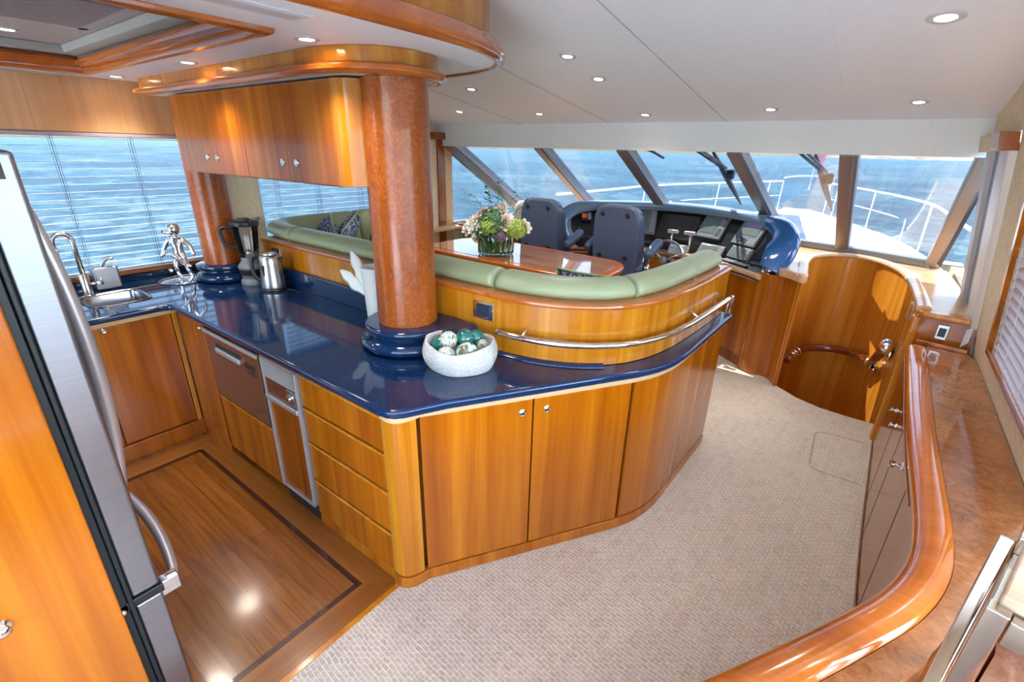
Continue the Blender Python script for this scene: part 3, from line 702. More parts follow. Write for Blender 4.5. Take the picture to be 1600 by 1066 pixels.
# sink cabinet facing starboard
c = thing('base_cabinet', 'cherry sink cabinet with one door under the steel sink, beside the fridge', 'cabinet', (-3.36, .5, 0))
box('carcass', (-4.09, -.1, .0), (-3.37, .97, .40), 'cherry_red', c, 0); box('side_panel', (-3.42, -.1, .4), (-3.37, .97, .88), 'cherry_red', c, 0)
d = box('door', (-3.368, .565, .115), (-3.345, .955, .862), 'cherry', c, .003); knob((-3.345, .62, .845), (1, 0, 0), d, .017)
box('door', (-3.368, .10, .115), (-3.345, .555, .862), 'cherry', c, .003)
box('stile', (-3.366, .96, .10), (-3.342, .987, .885), 'cherry_light', c, .003)
box('plinth', (-3.37, -.1, 0), (-3.335, .99, .105), 'cherry', c, .003)
box('top_rail', (-3.37, -.1, .866), (-3.333, .985, .893), 'pale_trim', c, .003)
# corner cabinet
c = thing('corner_cabinet', 'narrow reddish corner cabinet panel between sink cabinet and dishwasher', 'cabinet', (-3.16, 1.0, 0))
o = box('door', (-3.34, .99, .055), (-2.975, 1.012, .872), 'cherry_red', c, .003); knob((-3.03, .99, .835), (0, -1, 0), o, .010)
box('carcass', (-3.33, 1.013, .0), (-2.965, 1.6, .86), 'cherry_red', c, 0); box('plinth', (-3.34, .992, 0), (-2.965, 1.012, .052), 'cherry_red', c, .002)
# dishwasher
c = thing('dishwasher', 'brown steel-fronted dishwasher drawer under the navy counter', 'dishwasher', (-2.63, 1.0, .44))
box('body', (-2.95, 1.012, .435), (-2.31, 1.6, .868), 'dark', c, 0)
o = box('front', (-2.938, .978, .445), (-2.325, 1.012, .862), 'bronze_panel', c, .004)
box('top_strip', (-2.938, .970, .842), (-2.325, .985, .864), 'alu', o, .003)
hh = box('handle', (-2.80, .964, .752), (-2.52, .982, .782), 'alu', o, .006); box('handle_recess', (-2.81, .9765, .780), (-2.51, .98, .806), 'dark', o, .002)
dd_ = box('display', (-2.475, .974, .752), (-2.375, .982, .785), 'black', o, .002)
boxes('buttons', [((-2.47+.022*i, .974, .727), (-2.46+.022*i, .979, .734)) for i in range(5)], 'dark', o)
c = thing('low_cabinet', 'wide low cherry drawer below the dishwasher', 'cabinet', (-2.63, 1.0, .06))
drawerfront('drawer', -2.94, -2.325, .058, .428, c, mat='cherry_red'); box('box', (-2.93, 1.012, .055), (-2.33, 1.6, .425), 'dark', c, 0)
# compactor
c = thing('trash_compactor', 'slim trash compactor with ribbed grey top panel and wood front', 'compactor', (-2.14, 1.0, .09))
box('body', (-2.29, 1.012, .10), (-1.985, 1.6, .87), 'dark', c, 0)
fr = boxes('metal_frame', [((-2.295, .975, .10), (-2.282, 1.012, .872)), ((-1.995, .975, .10), (-1.982, 1.012, .872)), ((-2.295, .975, .862), (-1.982, 1.012, .874)), ((-2.295, .975, .095), (-1.982, 1.012, .107))], 'alu', c, .002)
up = box('upper_panel', (-2.282, .985, .664), (-1.995, 1.012, .862), 'alu', c, .002)
boxes('ribs', [((-2.275, .979, .765+.0085*i), (-2.0, .986, .765+.0085*i+.004)) for i in range(11)], 'lightgrey', up)
box('control_strip', (-2.278, .980, .672), (-1.998, .986, .762), 'bronze_panel', up, .001)
box('knob_plate', (-2.075, .975, .685), (-2.01, .981, .755), 'steel', up, .004)
lathe('dial', [(0, 0), (.02, 0), (.018, .016), (0, .017)], (-2.043, .975, .72), 'chrome', up, 20, (0, -1, 0))
box('handle_bar', (-2.285, .966, .640), (-1.992, .99, .668), 'alu', c, .006)
box('lower_panel', (-2.282, .985, .107), (-1.995, 1.012, .640), 'cherry_red', c, .002)
box('toe_opening', (-2.29, 1.0, .0), (-1.985, 1.03, .094), 'dark', c, 0)
# drawer stack
c = thing('drawer_cabinet', 'cherry cabinet of four drawers beside the rounded counter corner', 'cabinet', (-1.67, 1.0, 0))
box('carcass', (-1.97, 1.012, .0), (-1.38, 1.6, .87), 'dark', c, 0)
for (a, b_) in ((.70, .868), (.507, .692), (.283, .499), (.065, .275)): drawerfront('drawer', -1.968, -1.372, a, b_, c)
box('plinth', (-1.966, .994, 0), (-1.372, 1.012, .058), 'cherry', c, .002)
box('top_rail', (-2.975, .988, .874), (-1.36, 1.012, .893), 'cherry_light', c, .002)
# corner post, island doors
c = thing('island_cabinet', 'long cherry island cabinet with two knobbed doors and a curved end facing the carpet', 'cabinet', (-.9, 1.6, 0))
def between(a, b_, t): return (a[0]+(b_[0]-a[0])*t, a[1]+(b_[1]-a[1])*t)
A = (-1.262, 1.088); Bp = (-.729, 1.924)
post = [(-1.372, .99)]+[(-1.335, .985), (-1.305, .993), (-1.285, 1.012), (-1.272, 1.04), (-1.262, 1.075)]
post = smooth(post, 4)
panel('corner_post', post, .065, .860, -.02, 'cherry_light', c)
def onpath(a, b_, t0, t1): return [between(a, b_, t0), between(a, b_, t1)]
d1 = panel('door', onpath(A, Bp, .004, .494), .065, .860, -.02, 'cherry', c); d2 = panel('door', onpath(A, Bp, .502, .996), .065, .860, -.02, 'cherry', c)
nx = Vector((Bp[1]-A[1], -(Bp[0]-A[0]), 0)).normalized()
k1 = between(A, Bp, .445); k2 = between(A, Bp, .561)
knob((k1[0], k1[1], .80), nx, d1, .017); knob((k2[0], k2[1], .80), nx, d2, .017)
curve = smooth([Bp, (-.675, 2.04), (-.642, 2.17), (-.630, 2.32), (-.627, 2.5), (-.622, 2.8), (-.617, 3.05)], 6)
cv = panel('curved_panel', curve[1:], .065, .860, -.02, 'cherry', c)
full = post+[A, Bp]+curve[1:]
panel('plinth', offset(full, .004), 0.0005, .058, -.03, 'cherry', c)
panel('top_rail', offset(full, .006), .862, .893, -.02, 'pale_trim', c)
inner = offset(full, -.05)
prism('carcass', inner+[p for p in offset(WALL, -.02)[::-1] if p[0] > -1.36]+[(-1.37, 1.62)], .002, .86, 'cherry_red', c)
panel('end_panel', [(-.62, 3.052), (-1.15, 3.052)], .065, .89, -.02, 'cherry', c)

# ------------------------------------------------------------------ counter
edge_f = [(-4.085, -.1), (-3.312, -.1), (-3.312, .90), (-3.30, .94), (-3.27, .957), (-1.40, .955), (-1.345, .955), (-1.30, .962), (-1.27, .978), (-1.245, 1.01)]
rest = offset(full, .030)
rr_ = [p for p in rest if p[1] > 1.2]
inn = [(x, y) for x, y in offset(WALL, -.04)][::-1]
ctop = edge_f+[(-1.17, 1.163)]+rr_+[(-.585, 3.07), (-.60, 3.085), (-.69, 3.085)]+[p for p in inn if p[0] > -1.5 and p[1] < 3.04][0:]+[(-1.6, 1.70), (-4.085, 1.70)]
sk1 = [(-3.86, .66), (-3.83, .635), (-3.58, .635), (-3.53, .655), (-3.51, .70), (-3.51, .88), (-3.53, .925), (-3.57, .94), (-3.82, .94), (-3.86, .92)]
sk2 = [(-3.86, .25), (-3.83, .23), (-3.55, .23), (-3.51, .26), (-3.51, .56), (-3.54, .595), (-3.83, .595), (-3.86, .57)]
def rnd(pl, n=3):
    for _ in range(n):
        o = []
        for i in range(len(pl)):
            a = pl[i]; b_ = pl[(i+1) % len(pl)]; o += [between(a, b_, .25), between(a, b_, .75)]
        pl = o
    return pl
sk1 = rnd(sk1, 2); sk2 = rnd(sk2, 2)
ct = tri_prism_holes('countertop', ctop, [sk1, sk2], .893, .932, 'navy', None, .014)
for p in ct.data.polygons: p.use_smooth = True
ct.data.materials.clear(); ct.data.materials.append(M['navy'])
wnm = ct.modifiers.new('wn', 'WEIGHTED_NORMAL')
try: ct.data.set_sharp_from_angle(angle=math.radians(60))
except Exception: pass
tag(ct, 'glossy speckled navy stone countertop wrapping from the sink to the island end', 'countertop')
def basin(nm, hole, lb, sc=.84, zb=.77):
    cx = sum(p[0] for p in hole)/len(hole); cy = sum(p[1] for p in hole)/len(hole); rings = []
    for (s, z) in ((1.02, .933), (1.035, .936), (1.02, .9375), (.985, .934), (.965, .92), (.93, .86), (sc+.02, zb+.02), (sc-.08, zb), (.1, zb-.004)):
        rings.append([(cx+(x-cx)*s, cy+(y-cy)*s, z) for x, y in hole])
    k = len(hole); vs = [v for r in rings for v in r]; fs = []
    for i in range(len(rings)-1):
        for j in range(k): fs.append((i*k+j, i*k+(j+1) % k, (i+1)*k+(j+1) % k, (i+1)*k+j))
    fs.append(tuple(range((len(rings)-1)*k, len(rings)*k)))
    o = meshobj(nm, vs, fs, 'sinksteel', None, True); return o
sk = thing('sink', 'stainless steel double sink set in the navy counter by the window', 'sink', (-3.68, .6, .78))
for h_ in (sk1, sk2):
    o = basin('basin', h_, ''); o.parent = sk; o.matrix_parent_inverse = Matrix.Translation(Vector((-3.68, .6, .78))).inverted()
# backsplash
bs = sweep('backsplash', [(-3.50, 1.655), (-1.90, 1.655)], [(.0, .933), (.022, .933), (.022, 1.04), (.018, 1.052), (.0, 1.055)], 'navy')
tag(bs, 'navy stone backsplash strip along the foot of the wooden partition', 'backsplash')
bs = box('backsplash', (-4.095, -.1, .933), (-4.072, 1.64, .982), 'navy', None, .006)
tag(bs, 'navy stone backsplash strip under the galley window sill', 'backsplash')
lip = smooth([p for p in WALL if -1.42 < p[0] and p[1] < 1.86], 2)
lo_ = sweep('counter_lip', offset(lip, .002), [(0, .9325), (.030, .9325), (.027, .940), (.016, .946), (0, .947)], 'navy')
tag(lo_, 'raised navy stone lip where the counter meets the curved partition', 'lip')

# ------------------------------------------------------------------ columns
def pedestal(nm, cx, cy, s, lb, slabpoly=None):
    t = thing(nm, lb, 'pedestal', (cx, cy, .932))
    pr = [(0, .933), (.195, .933), (.215, .938), (.232, .952), (.236, .968), (.228, .984), (.205, .994), (.190, 1.0), (.182, 1.008), (.182, 1.014), (.19, 1.02), (0, 1.02)]
    lathe('torus_base', [(r*s, z) for r, z in pr], (cx, cy, 0), 'navy', t, 56)
    if slabpoly: prism('slab_top', slabpoly, 1.0205, 1.056, 'navy', t, .015, 4)
    else: lathe('slab_top', [(0, 1.0205), (.20*s, 1.0205), (.215*s, 1.028), (.22*s, 1.038), (.215*s, 1.05), (.20*s, 1.056), (0, 1.056)], (cx, cy, 0), 'navy', t, 56)
    return t
cx1, cy1 = -1.75, 1.48
sl = arc(cx1, cy1, .215, .205, 185, 325, 22)+[(-1.44, 1.56), (-1.425, 1.60), (-1.44, 1.652), (-1.9, 1.652), (-1.962, 1.60)]
pedestal('column_pedestal', cx1, cy1, 1., 'stepped navy stone pedestal under the big burl column beside the rope basket', sl)
col = lathe('column', [(.142, 1.057), (.142, 1.5), (.142, 2.105)], (cx1, cy1, 0), 'burl', None, 64)
tag(col, 'large round burl wood column rising from the middle of the navy counter', 'column')
cx2, cy2 = -3.68, 1.452
pedestal('column_pedestal', cx2, cy2, .80, 'stepped navy stone pedestal under the farther column beside the chrome figure')
col = lathe('column', [(.118, 1.057), (.118, 1.5), (.118, 2.105)], (cx2, cy2, 0), 'burl', None, 64)
tag(col, 'farther round burl column against the port window, beside the blender', 'column')

# ------------------------------------------------------------------ upper cabinets and cornice
uc = thing('wall_cabinet', 'row of hanging cherry wall cabinets with four knobbed doors between the two columns', 'cabinet', (-2.7, 1.4, 1.68))
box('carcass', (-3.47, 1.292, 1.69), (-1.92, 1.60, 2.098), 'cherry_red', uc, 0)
box('bottom_panel', (-3.49, 1.275, 1.680), (-1.90, 1.60, 1.689), 'cherry_red', uc, .001)
xs = [-3.485, -3.09, -2.683, -2.284, -1.893]
for i in range(4):
    d = box('door', (xs[i]+.002, 1.268, 1.684), (xs[i+1]-.002, 1.29, 2.098), 'cherry', uc, .003)
    kx = xs[i+1]-.045 if i % 2 == 0 else xs[i]+.075
    ee = lathe('knob', [(0, 0), (.017, 0), (.016, .004), (.010, .005), (.006, .004), (.004, .010), (0, .011)], (kx, 1.267, 1.768), 'chrome', d, 22, (0, -1, 0))
panel('end_panel', [(-3.60, 1.33), (-3.49, 1.269)], 1.684, 2.098, -.02, 'cherry_red', uc)
re_ = smooth([(-1.891, 1.268), (-1.85, 1.272), (-1.815, 1.292), (-1.795, 1.325), (-1.787, 1.36)], 4)
prism('rounded_end', re_+[(-1.84, 1.37), (-1.891, 1.37)], 1.684, 2.098, 'cherry_light', uc, .002)
co = thing('cabinet_cornice', 'wooden cornice over the wall cabinets, rounded around the top of the big column', 'cornice', (-2.7, 1.45, 2.1))
cp = smooth([(-3.80, 1.215), (-3.0, 1.212), (-2.3, 1.205), (-2.05, 1.20), (-1.85, 1.215), (-1.70, 1.275), (-1.61, 1.38), (-1.59, 1.50), (-1.625, 1.62), (-1.73, 1.715), (-1.90, 1.75), (-2.2, 1.76), (-3.6, 1.76)], 7)
prism('soffit', offset(cp, -.012), 2.108, 2.124, 'header', co)
sweep('torus_moulding', cp, [(-.03, 2.106), (-.004, 2.102), (.016, 2.106), (.028, 2.118), (.026, 2.134), (.012, 2.143), (-.03, 2.145)], 'trimwood', co)
panel('fascia', offset(cp, -.012), 2.143, 2.199, -.02, 'cherry_light', co)

# ------------------------------------------------------------------ partition wall behind the counter (settee back)
pw = thing('partition', 'low curved cherry partition that backs the green settee, standing on the counter', 'partition', (-2., 1.68, .93))
panel('veneer_face', WALL, .934, 1.200, -.02, 'cherry_light', pw)
sweep('top_ledge', WALL, [(.008, 1.201), (.012, 1.210), (.008, 1.222), (-.02, 1.226), (-.11, 1.226), (-.11, 1.201)], 'trimwood', pw)
panel('end_board', [(-.67, 3.055), (-.80, 3.055)], .934, 1.200, -.02, 'cherry', pw)
# socket in the partition
def socket(x, y, z, w, h, lb):
    t = thing('socket', lb, 'socket', (x, y, z))
    box('bezel', (x-w/2, y-.006, z-h/2), (x+w/2, y-.001, z+h/2), 'chrome', t, .003)
    box('flap', (x-w*.28, y-.014, z-h*.30), (x+w*.40, y-.0062, z+h*.34), 'outlet', t, .003); return t
socket(-1.416, 1.664, 1.128, .125, .088, 'chrome framed socket with dark blue flap on the partition right of the big column')
socket(-3.31, 1.659, 1.135, .11, .08, 'small dark socket on the partition behind the kettle')
# chrome rail
rt = thing('grab_rail', 'polished chrome grab rail bent along the curved partition', 'rail', (-.8, 1.9, 1.06))
rp = smooth([(-1.30, 1.628, 1.055), (-1.18, 1.635, 1.055), (-1.02, 1.675, 1.055), (-.86, 1.775, 1.055), (-.735, 1.93, 1.055), (-.655, 2.17, 1.055), (-.623, 2.5, 1.055), (-.60, 2.98, 1.055)], 7)
tube('bar', rp, .014, 'chrome', rt, 14)
tube('end_loop', smooth([(-.60, 2.98, 1.055), (-.599, 3.02, 1.05), (-.60, 3.04, 1.025), (-.603, 3.045, .98), (-.603, 3.045, .935)], 5), .013, 'chrome', rt)
tube('end_loop', smooth([(-.60, 2.98, 1.055), (-.605, 3.0, 1.03), (-.612, 3.0, .99), (-.612, 3.0, .935)], 5), .010, 'chrome', rt)
ball('cap', (-1.302, 1.628, 1.055), (.014, .014, .014), 'chrome', rt)
for (a_, b_) in (((-1.17, 1.637, 1.06), (-1.17, 1.685, 1.09)), ((-.628, 2.45, 1.06), (-.672, 2.45, 1.09))): tube('stand_off', [a_, b_], .006, 'chrome', rt)

# ================================================================== FRIDGE, TALL CABINET
tc = thing('tall_cabinet', 'tall golden cherry cabinet side panel at the left edge, beside the fridge', 'cabinet', (-2.0, -.3, 0))
box('side_panel', (-1.56, -1.2, .0), (-1.50, .122, 2.19), 'cherry', tc, .006)
box('body', (-2.52, -1.2, .0), (-1.56, -.6, 2.19), 'cherry_red', tc, 0)
box('plinth', (-1.555, -1.2, .0), (-1.495, .118, .04), 'cherry', tc, .002)
lathe('knob', [(0, 0), (.019, 0), (.019, .004), (.010, .006), (.016, .018), (.017, .026), (.010, .033), (0, .034)], (-1.5, -.092, .715), 'chrome', tc, 24, (1, 0, 0))
fr = thing('refrigerator', 'large stainless steel refrigerator with bowed chrome handles beside the tall cabinet', 'refrigerator', (-2.0, 0, 0))
box('body', (-2.47, -.58, .03), (-1.575, .118, 1.80), 'grey', fr, .004)
box('gasket', (-2.46, .118, .05), (-1.53, .142, 1.80), 'gasket', fr, .004); box('gasket_lip', (-2.465, .1425, .05), (-1.522, .154, 1.80), 'gasket', fr, .003)
def bow_door(nm, x0, x1, z0, z1):
    n = 12; pl = [(x0, .155)]
    for i in range(n+1):
        t_ = i/n; x = x0+(x1-x0)*t_; pl.append((x, .228+.020*math.sin(PI*t_)**.8))
    pl.append((x1, .155))
    o = prism(nm, pl, z0, z1, 'steel', fr, .009, 3, 50); return o
d_r = bow_door('upper_door', -1.985, -1.535, .552, 1.822); d_l = bow_door('upper_door', -2.465, -1.995, .552, 1.822); d_b = bow_door('freezer_door', -2.465, -1.535, .07, .518)
box('seam_hinge', (-1.60, .10, .519), (-1.53, .235, .55), 'black', fr, .004)
lathe('hinge_roller', [(0, 0), (.020, 0), (.020, .012), (0, .012)], (-1.575, .19, .5505), 'lightgrey', fr, 20)
ball('hinge_screw', (-1.526, .125, .53), .010, 'chrome', fr)
def bow(nm, a, b_, out, r, par, n=14):
    a = Vector(a); b_ = Vector(b_); pts = []
    for i in range(n+1):
        t_ = i/n; pts.append(a.lerp(b_, t_)+Vector((0, out*(math.sin(PI*t_)**.7 if 0 < t_ < 1 else 0), 0)))
    return tube(nm, pts, r, 'handle', par, 14, [r*.75+r*.35*math.sin(PI*i/n) for i in range(n+1)])
h1 = bow('handle', (-1.955, .262, 1.72), (-1.955, .262, .62), .052, .021, d_r); h2 = bow('handle', (-2.03, .262, 1.72), (-2.03, .262, .62), .052, .021, d_l)
for (xx, dd_) in ((-1.955, d_r), (-2.03, d_l)):
    for zz in (1.715, .635): box('handle_foot', (xx-.013, .246, zz-.022), (xx+.013, .268, zz+.022), 'chrome', dd_, .004)
h3 = bow('handle', (-1.575, .268, .50), (-2.42, .268, .50), .056, .018, d_b)
box('handle_foot', (-1.60, .228, .470), (-1.562, .285, .528), 'chrome', d_b, .005); box('handle_foot', (-2.44, .228, .475), (-2.405, .285, .525), 'chrome', d_b, .005)
disp = box('water_dispenser', (-2.36, .2445, 1.08), (-2.13, .256, 1.42), 'grey', d_l, .006); box('recess', (-2.33, .2562, 1.10), (-2.16, .258, 1.28), 'dark', disp, .002)
lab_ = box('badge', (-1.534, .165, 1.765), (-1.5315, .205, 1.80), 'gasket', d_r, .001)
box('toe_grille', (-2.45, .08, 0.001), (-1.57, .14, .05), 'black', fr, .002)

# ================================================================== BAR
BF = smooth([(.328, 3.78), (.324, 3.3), (.318, 2.7), (.320, 2.3), (.326, 2.0), (.328, 1.78), (.318, 1.60), (.288, 1.46), (.238, 1.33), (.165, 1.195), (.075, 1.04), (-.04, .85), (-.20, .60)], 6)
bar = thing('bar_cabinet', 'long low starboard cabinet with curved reddish cherry front and small chrome knobs', 'cabinet', (.45, 2.6, 0))
back = [(-.02, .46), (.15, .76), (.265, 1.06), (.34, 1.21), (.44, 1.46), (.56, 1.78), (.62, 2.05), (.636, 2.05), (.636, 3.62), (.60, 3.74)]
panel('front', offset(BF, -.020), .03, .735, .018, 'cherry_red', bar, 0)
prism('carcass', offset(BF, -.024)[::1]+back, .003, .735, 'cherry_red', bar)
# door seams as narrow grooves, upper rail
for (px, py) in ((.324, 3.0), (.318, 2.62), (.325, 2.08), (.29, 1.47)):
    i = min(range(len(BF)), key=lambda q: (BF[q][0]-px)**2+(BF[q][1]-py)**2)
    P_, N_ = norms(BF); n_ = N_[i]; p_ = P_[i]-n_*.0018; tt = Vector((n_.y, -n_.x))
    obox('door_seam', (p_.x, p_.y, .365), (tt.x, tt.y, 0), (n_.x, n_.y, 0), (0, 0, 1), .003, .0015, .66, 'dark', bar, 0)
sweep('plinth', offset(BF, .0), [(0, .003), (.004, .003), (.004, .032), (0, .032)], 'cherry_red', bar)
up = [p for p in BF if p[1] > 1.95]
sweep('rail_bead', offset(up, -.001), [(0, .694), (.004, .696), (.004, .702), (0, .704)], 'trimwood', bar)
# note: travel is towards the stern, so the right-hand side faces the aisle
for (y, z) in ((3.30-.05, .60), (3.30-.35, .60)):
    pass
def barknob(y, z, big=False):
    i = min(range(len(BF)), key=lambda q: abs(BF[q][1]-y)); P_, N_ = norms(BF); n_ = N_[i]; p_ = P_[i]-n_*.001
    s = 1.5 if big else 1.
    return lathe('knob', [(0, 0), (.012*s, 0), (.011*s, .004), (.005*s, .007), (.005*s, .016*s), (.011*s, .020*s), (.012*s, .027*s), (.007*s, .031*s), (0, .032*s)], (p_.x, p_.y, z), 'chrome', bar, 20, (n_.x, n_.y, 0))
barknob(3.06, .57); barknob(2.86, .575); barknob(2.30, .665, True)
top = offset(BF, -.089)+back
tp = prism('worktop', top, .737, .776, 'barburl', None)
tag(tp, 'glossy mottled brown veneer top of the starboard bar cabinet', 'countertop')
ml = sweep('bar_moulding', BF[2:], [(-.088, .7375), (-.087, .780), (-.076, .790), (-.052, .797), (-.024, .795), (-.002, .785), (.010, .767), (.008, .748), (-.004, .7375)], 'trimwood', tp)
ml.name = 'edge_moulding'; lab(ml, 'thick rounded glossy orange-brown edge moulding')
el = prism('bar_end_ledge', [(.36, 3.755), (.60, 3.71), (.60, 3.735), (.36, 3.782)], .7775, .80, 'cherry', None, .003)
tag(el, 'thin wooden ledge closing the forward end of the bar top', 'ledge')

# chrome stool
st = thing('bar_stool', 'chrome square-tube bar stool with pale veneer seat behind the bar end', 'stool', (.55, 1.05, .452))
e1 = Vector((.28, .96, 0)).normalized(); e2 = Vector((.96, -.28, 0)).normalized()
Q = Vector((.325, .985, 0)); zt = 1.14
s_ = .215
cen = Q+e1*s_/2+e2*s_/2
def bar3(nm, a, b_, w_, h_, mat='mirror_dark', up_=Vector((0, 0, 1))):
    a = Vector(a); b_ = Vector(b_); d = (b_-a).normalized(); sd_ = d.cross(up_)
    if sd_.length < .01: sd_ = e1.copy()
    sd_.normalize(); u_ = sd_.cross(d)
    return obox(nm, (a+b_)/2, d, sd_, u_, (b_-a).length, w_, h_, mat, st, .003)
Z = lambda z: Vector((0, 0, z))
for (u, v) in ((0, 0), (1, 0), (0, 1), (1, 1)):
    c0 = Q+e1*(s_*u)+e2*(s_*v); bar3('leg', c0+Z(.452), c0+Z(zt+(.03 if (u, v) == (1, 0) else -.002)), .032, .032)
for (a, b_) in (((0, 0), (1, 0)), ((0, 0), (0, 1)), ((1, 0), (1, 1)), ((0, 1), (1, 1))):
    pa = Q+e1*(s_*a[0])+e2*(s_*a[1]); pb = Q+e1*(s_*b_[0])+e2*(s_*b_[1]); dd_ = (pb-pa).normalized()*.017
    bar3('apron', pa+dd_+Z(zt-.035), pb-dd_+Z(zt-.035), .028, .055); bar3('foot_rail', pa+dd_+Z(.72), pb-dd_+Z(.72), .022, .03)
obox('seat', cen+Z(zt+.006), e1, e2, (0, 0, 1), s_-.02, s_+.01, .028, 'seatpad', st, .006)
bar3('raked_leg', Q+e1*s_*.98-e2*.029+Z(zt+.012), Q-e1*.06-e2*.029+Z(zt-.40), .024, .018)

# ================================================================== SETTEE
SP = [(-3.89, 3.12), (-3.89, 2.9), (-3.89, 2.5), (-3.885, 2.15), (-3.82, 1.90), (-3.67, 1.74), (-3.45, 1.675)]+[p for p in WALL if p[0] > -3.3]
SPs = smooth(SP[:7], 5)[:-1]+[SP[6]]+SP[7:]
def arclen(path):
    L_ = [0.]
    for i in range(1, len(path)): L_.append(L_[-1]+math.hypot(path[i][0]-path[i-1][0], path[i][1]-path[i-1][1]))
    return L_
def resample(path, n):
    L_ = arclen(path); out = []
    for k in range(n):
        s = L_[-1]*k/(n-1); i = max(j for j in range(len(L_)) if L_[j] <= s+1e-9); i = min(i, len(path)-2)
        t_ = (s-L_[i])/max(1e-9, L_[i+1]-L_[i]); out.append(between(path[i], path[i+1], t_))
    return out
SR = resample(SPs, 220)
se = thing('settee', 'sage green leather U-shaped settee with rolled back behind the partition', 'sofa', (-2.2, 2.5, .3))
roll = [(-.055, 1.230), (-.044, 1.250), (-.052, 1.283), (-.085, 1.308), (-.135, 1.318), (-.185, 1.305), (-.22, 1.268), (-.24, 1.215), (-.262, 1.10), (-.30, .875), (-.22, .87), (-.13, .95), (-.13, 1.20)]
def seg(i0, i1):
    pts = SR[i0:i1+1]; n = len(pts); L_ = arclen(pts); T = L_[-1]; sc = []
    for l in L_:
        dd_ = min(l, T-l); sc.append(1. if dd_ > .035 else .90+.10*math.sqrt(max(0, 1-(1-dd_/.035)**2)))
    o = sweep('back_cushion', pts, roll, 'sage', se, True, sc)
    o.modifiers.clear(); subsurf(o, 1); return o
def idx(px, py): return min(range(len(SR)), key=lambda q: (SR[q][0]-px)**2+(SR[q][1]-py)**2)
cuts = [0, idx(-3.89, 2.62), idx(-3.22, 1.66), idx(-2.27, 1.66), idx(-1.40, 1.66), idx(-.76, 2.02), idx(-.665, 2.62), len(SR)-1]
for a, b_ in zip(cuts[:-1], cuts[1:]): seg(a, b_)
base = [p for p in SR]
sweep('seat_cushion', SR[6:-2], [(-.24, .70), (-.28, .845), (-.34, .868), (-.60, .868), (-.66, .845), (-.67, .80), (-.66, .70)], 'sage', se)
sweep('seat_base', SR[6:-2], [(-.14, .02), (-.62, .02), (-.62, .695), (-.14, .695)], 'cherry', se)
piw = thing('settee_platform', 'raised platform under the dining table', 'platform', (-2.2, 2.8, 0))
COL.objects.unlink(piw); bpy.data.objects.remove(piw)

# throw pillows
def pillow(nm, c, R, w_, h_, t_, mat, lb, grp=None, pipe=True):
    n = 12; vs = []; fs = []; R = Euler(R).to_matrix()
    for s in (1, -1):
        for j in range(n+1):
            for i in range(n+1):
                u = -1+2*i/n; v = -1+2*j/n; prof = (max(0, (1-u**4))*max(0, (1-v**4)))**.45
                pin = 1-.07*(1-abs(v)**2)*abs(u)**6 ; pin2 = 1-.07*(1-abs(u)**2)*abs(v)**6
                vs.append(Vector(c)+R @ Vector((u*w_/2*pin, s*t_/2*prof, v*h_/2*pin2)))
    m_ = (n+1)**2
    for s in (0, 1):
        for j in range(n):
            for i in range(n):
                q = s*m_+j*(n+1)+i; fs.append((q, q+1, q+n+2, q+n+1))
    o = meshobj(nm, vs, fs, mat, None, True)
    bm = bmesh.new(); bm.from_mesh(o.data); bmesh.ops.remove_doubles(bm, verts=bm.verts, dist=1e-4); bmesh.ops.recalc_face_normals(bm, faces=bm.faces); bm.to_mesh(o.data); bm.free()
    tag(o, lb, 'pillow', grp)
    if pipe:
        b_ = []; 
        for k in range(48):
            a = 2*PI*k/48; ca, sa = math.cos(a), math.sin(a); m2 = max(abs(ca), abs(sa)); u, v = ca/m2, sa/m2
            pin = 1-.07*(1-abs(v)**2)*abs(u)**6; pin2 = 1-.07*(1-abs(u)**2)*abs(v)**6
            b_.append(Vector(c)+R @ Vector((u*w_/2*pin, 0, v*h_/2*pin2)))
        pp = tube('piping', b_+[b_[0]], .006, 'piping', o, 8, None, False)
    return o
pillow('throw_pillow', (-3.40, 2.06, 1.10), (-.5, .3, -.5), .44, .44, .13, 'ikat_blue', 'blue trellis throw pillow leaning in the port corner of the settee, nearer one')
pillow('throw_pillow', (-3.46, 2.30, 1.11), (-.45, .25, -.95), .44, .44, .13, 'ikat_blue', 'blue trellis throw pillow behind the nearer one in the port corner of the settee')
pillow('throw_pillow', (-3.44, 2.78, 1.05), (-.40, 0, -1.35), .62, .44, .16, 'ikat', 'large ikat patterned throw pillow in navy, cream and green on the port seat')
pillow('throw_pillow', (-1.66, 2.16, 1.02), (.35, .04, .1), .42, .42, .12, 'ikat_blue', 'patterned pillow with green piping whose top edge shows before the table, left of two')
pillow('throw_pillow', (-1.20, 2.36, 1.04), (.35, .06, .4), .42, .42, .12, 'ikat_blue', 'patterned pillow with green piping whose top edge shows before the table, right of two')

# ================================================================== DINING TABLE
tb = thing('dining_table', 'glossy veneered dining table with orange-brown rim, in front of the green settee', 'table', (-2.4, 3.4, 0))
def rrect(x0, y0, x1, y1, r, n=6):
    return arc(x1-r, y1-r, r, r, 0, 90, n)+arc(x0+r, y1-r, r, r, 90, 180, n)+arc(x0+r, y0+r, r, r, 180, 270, n)+arc(x1-r, y0+r, r, r, 270, 360, n)
def chamf(x0, y0, x1, y1, c_): return [(x1, y0+c_), (x1-c_*.25, y1-c_*.2), (x1-c_*.9, y1), (x0+c_, y1), (x0, y1-c_), (x0, y0+c_), (x0+c_, y0), (x1-c_*.9, y0), (x1-c_*.2, y0+c_*.25)]
tout = [(-1.50, 3.16), (-1.52, 3.50), (-1.60, 3.66), (-1.74, 3.74), (-3.10, 3.80), (-3.30, 3.72), (-3.36, 3.55), (-3.36, 3.1), (-3.25, 2.98), (-1.72, 2.97), (-1.58, 3.02)]
tout = rnd(tout, 1)
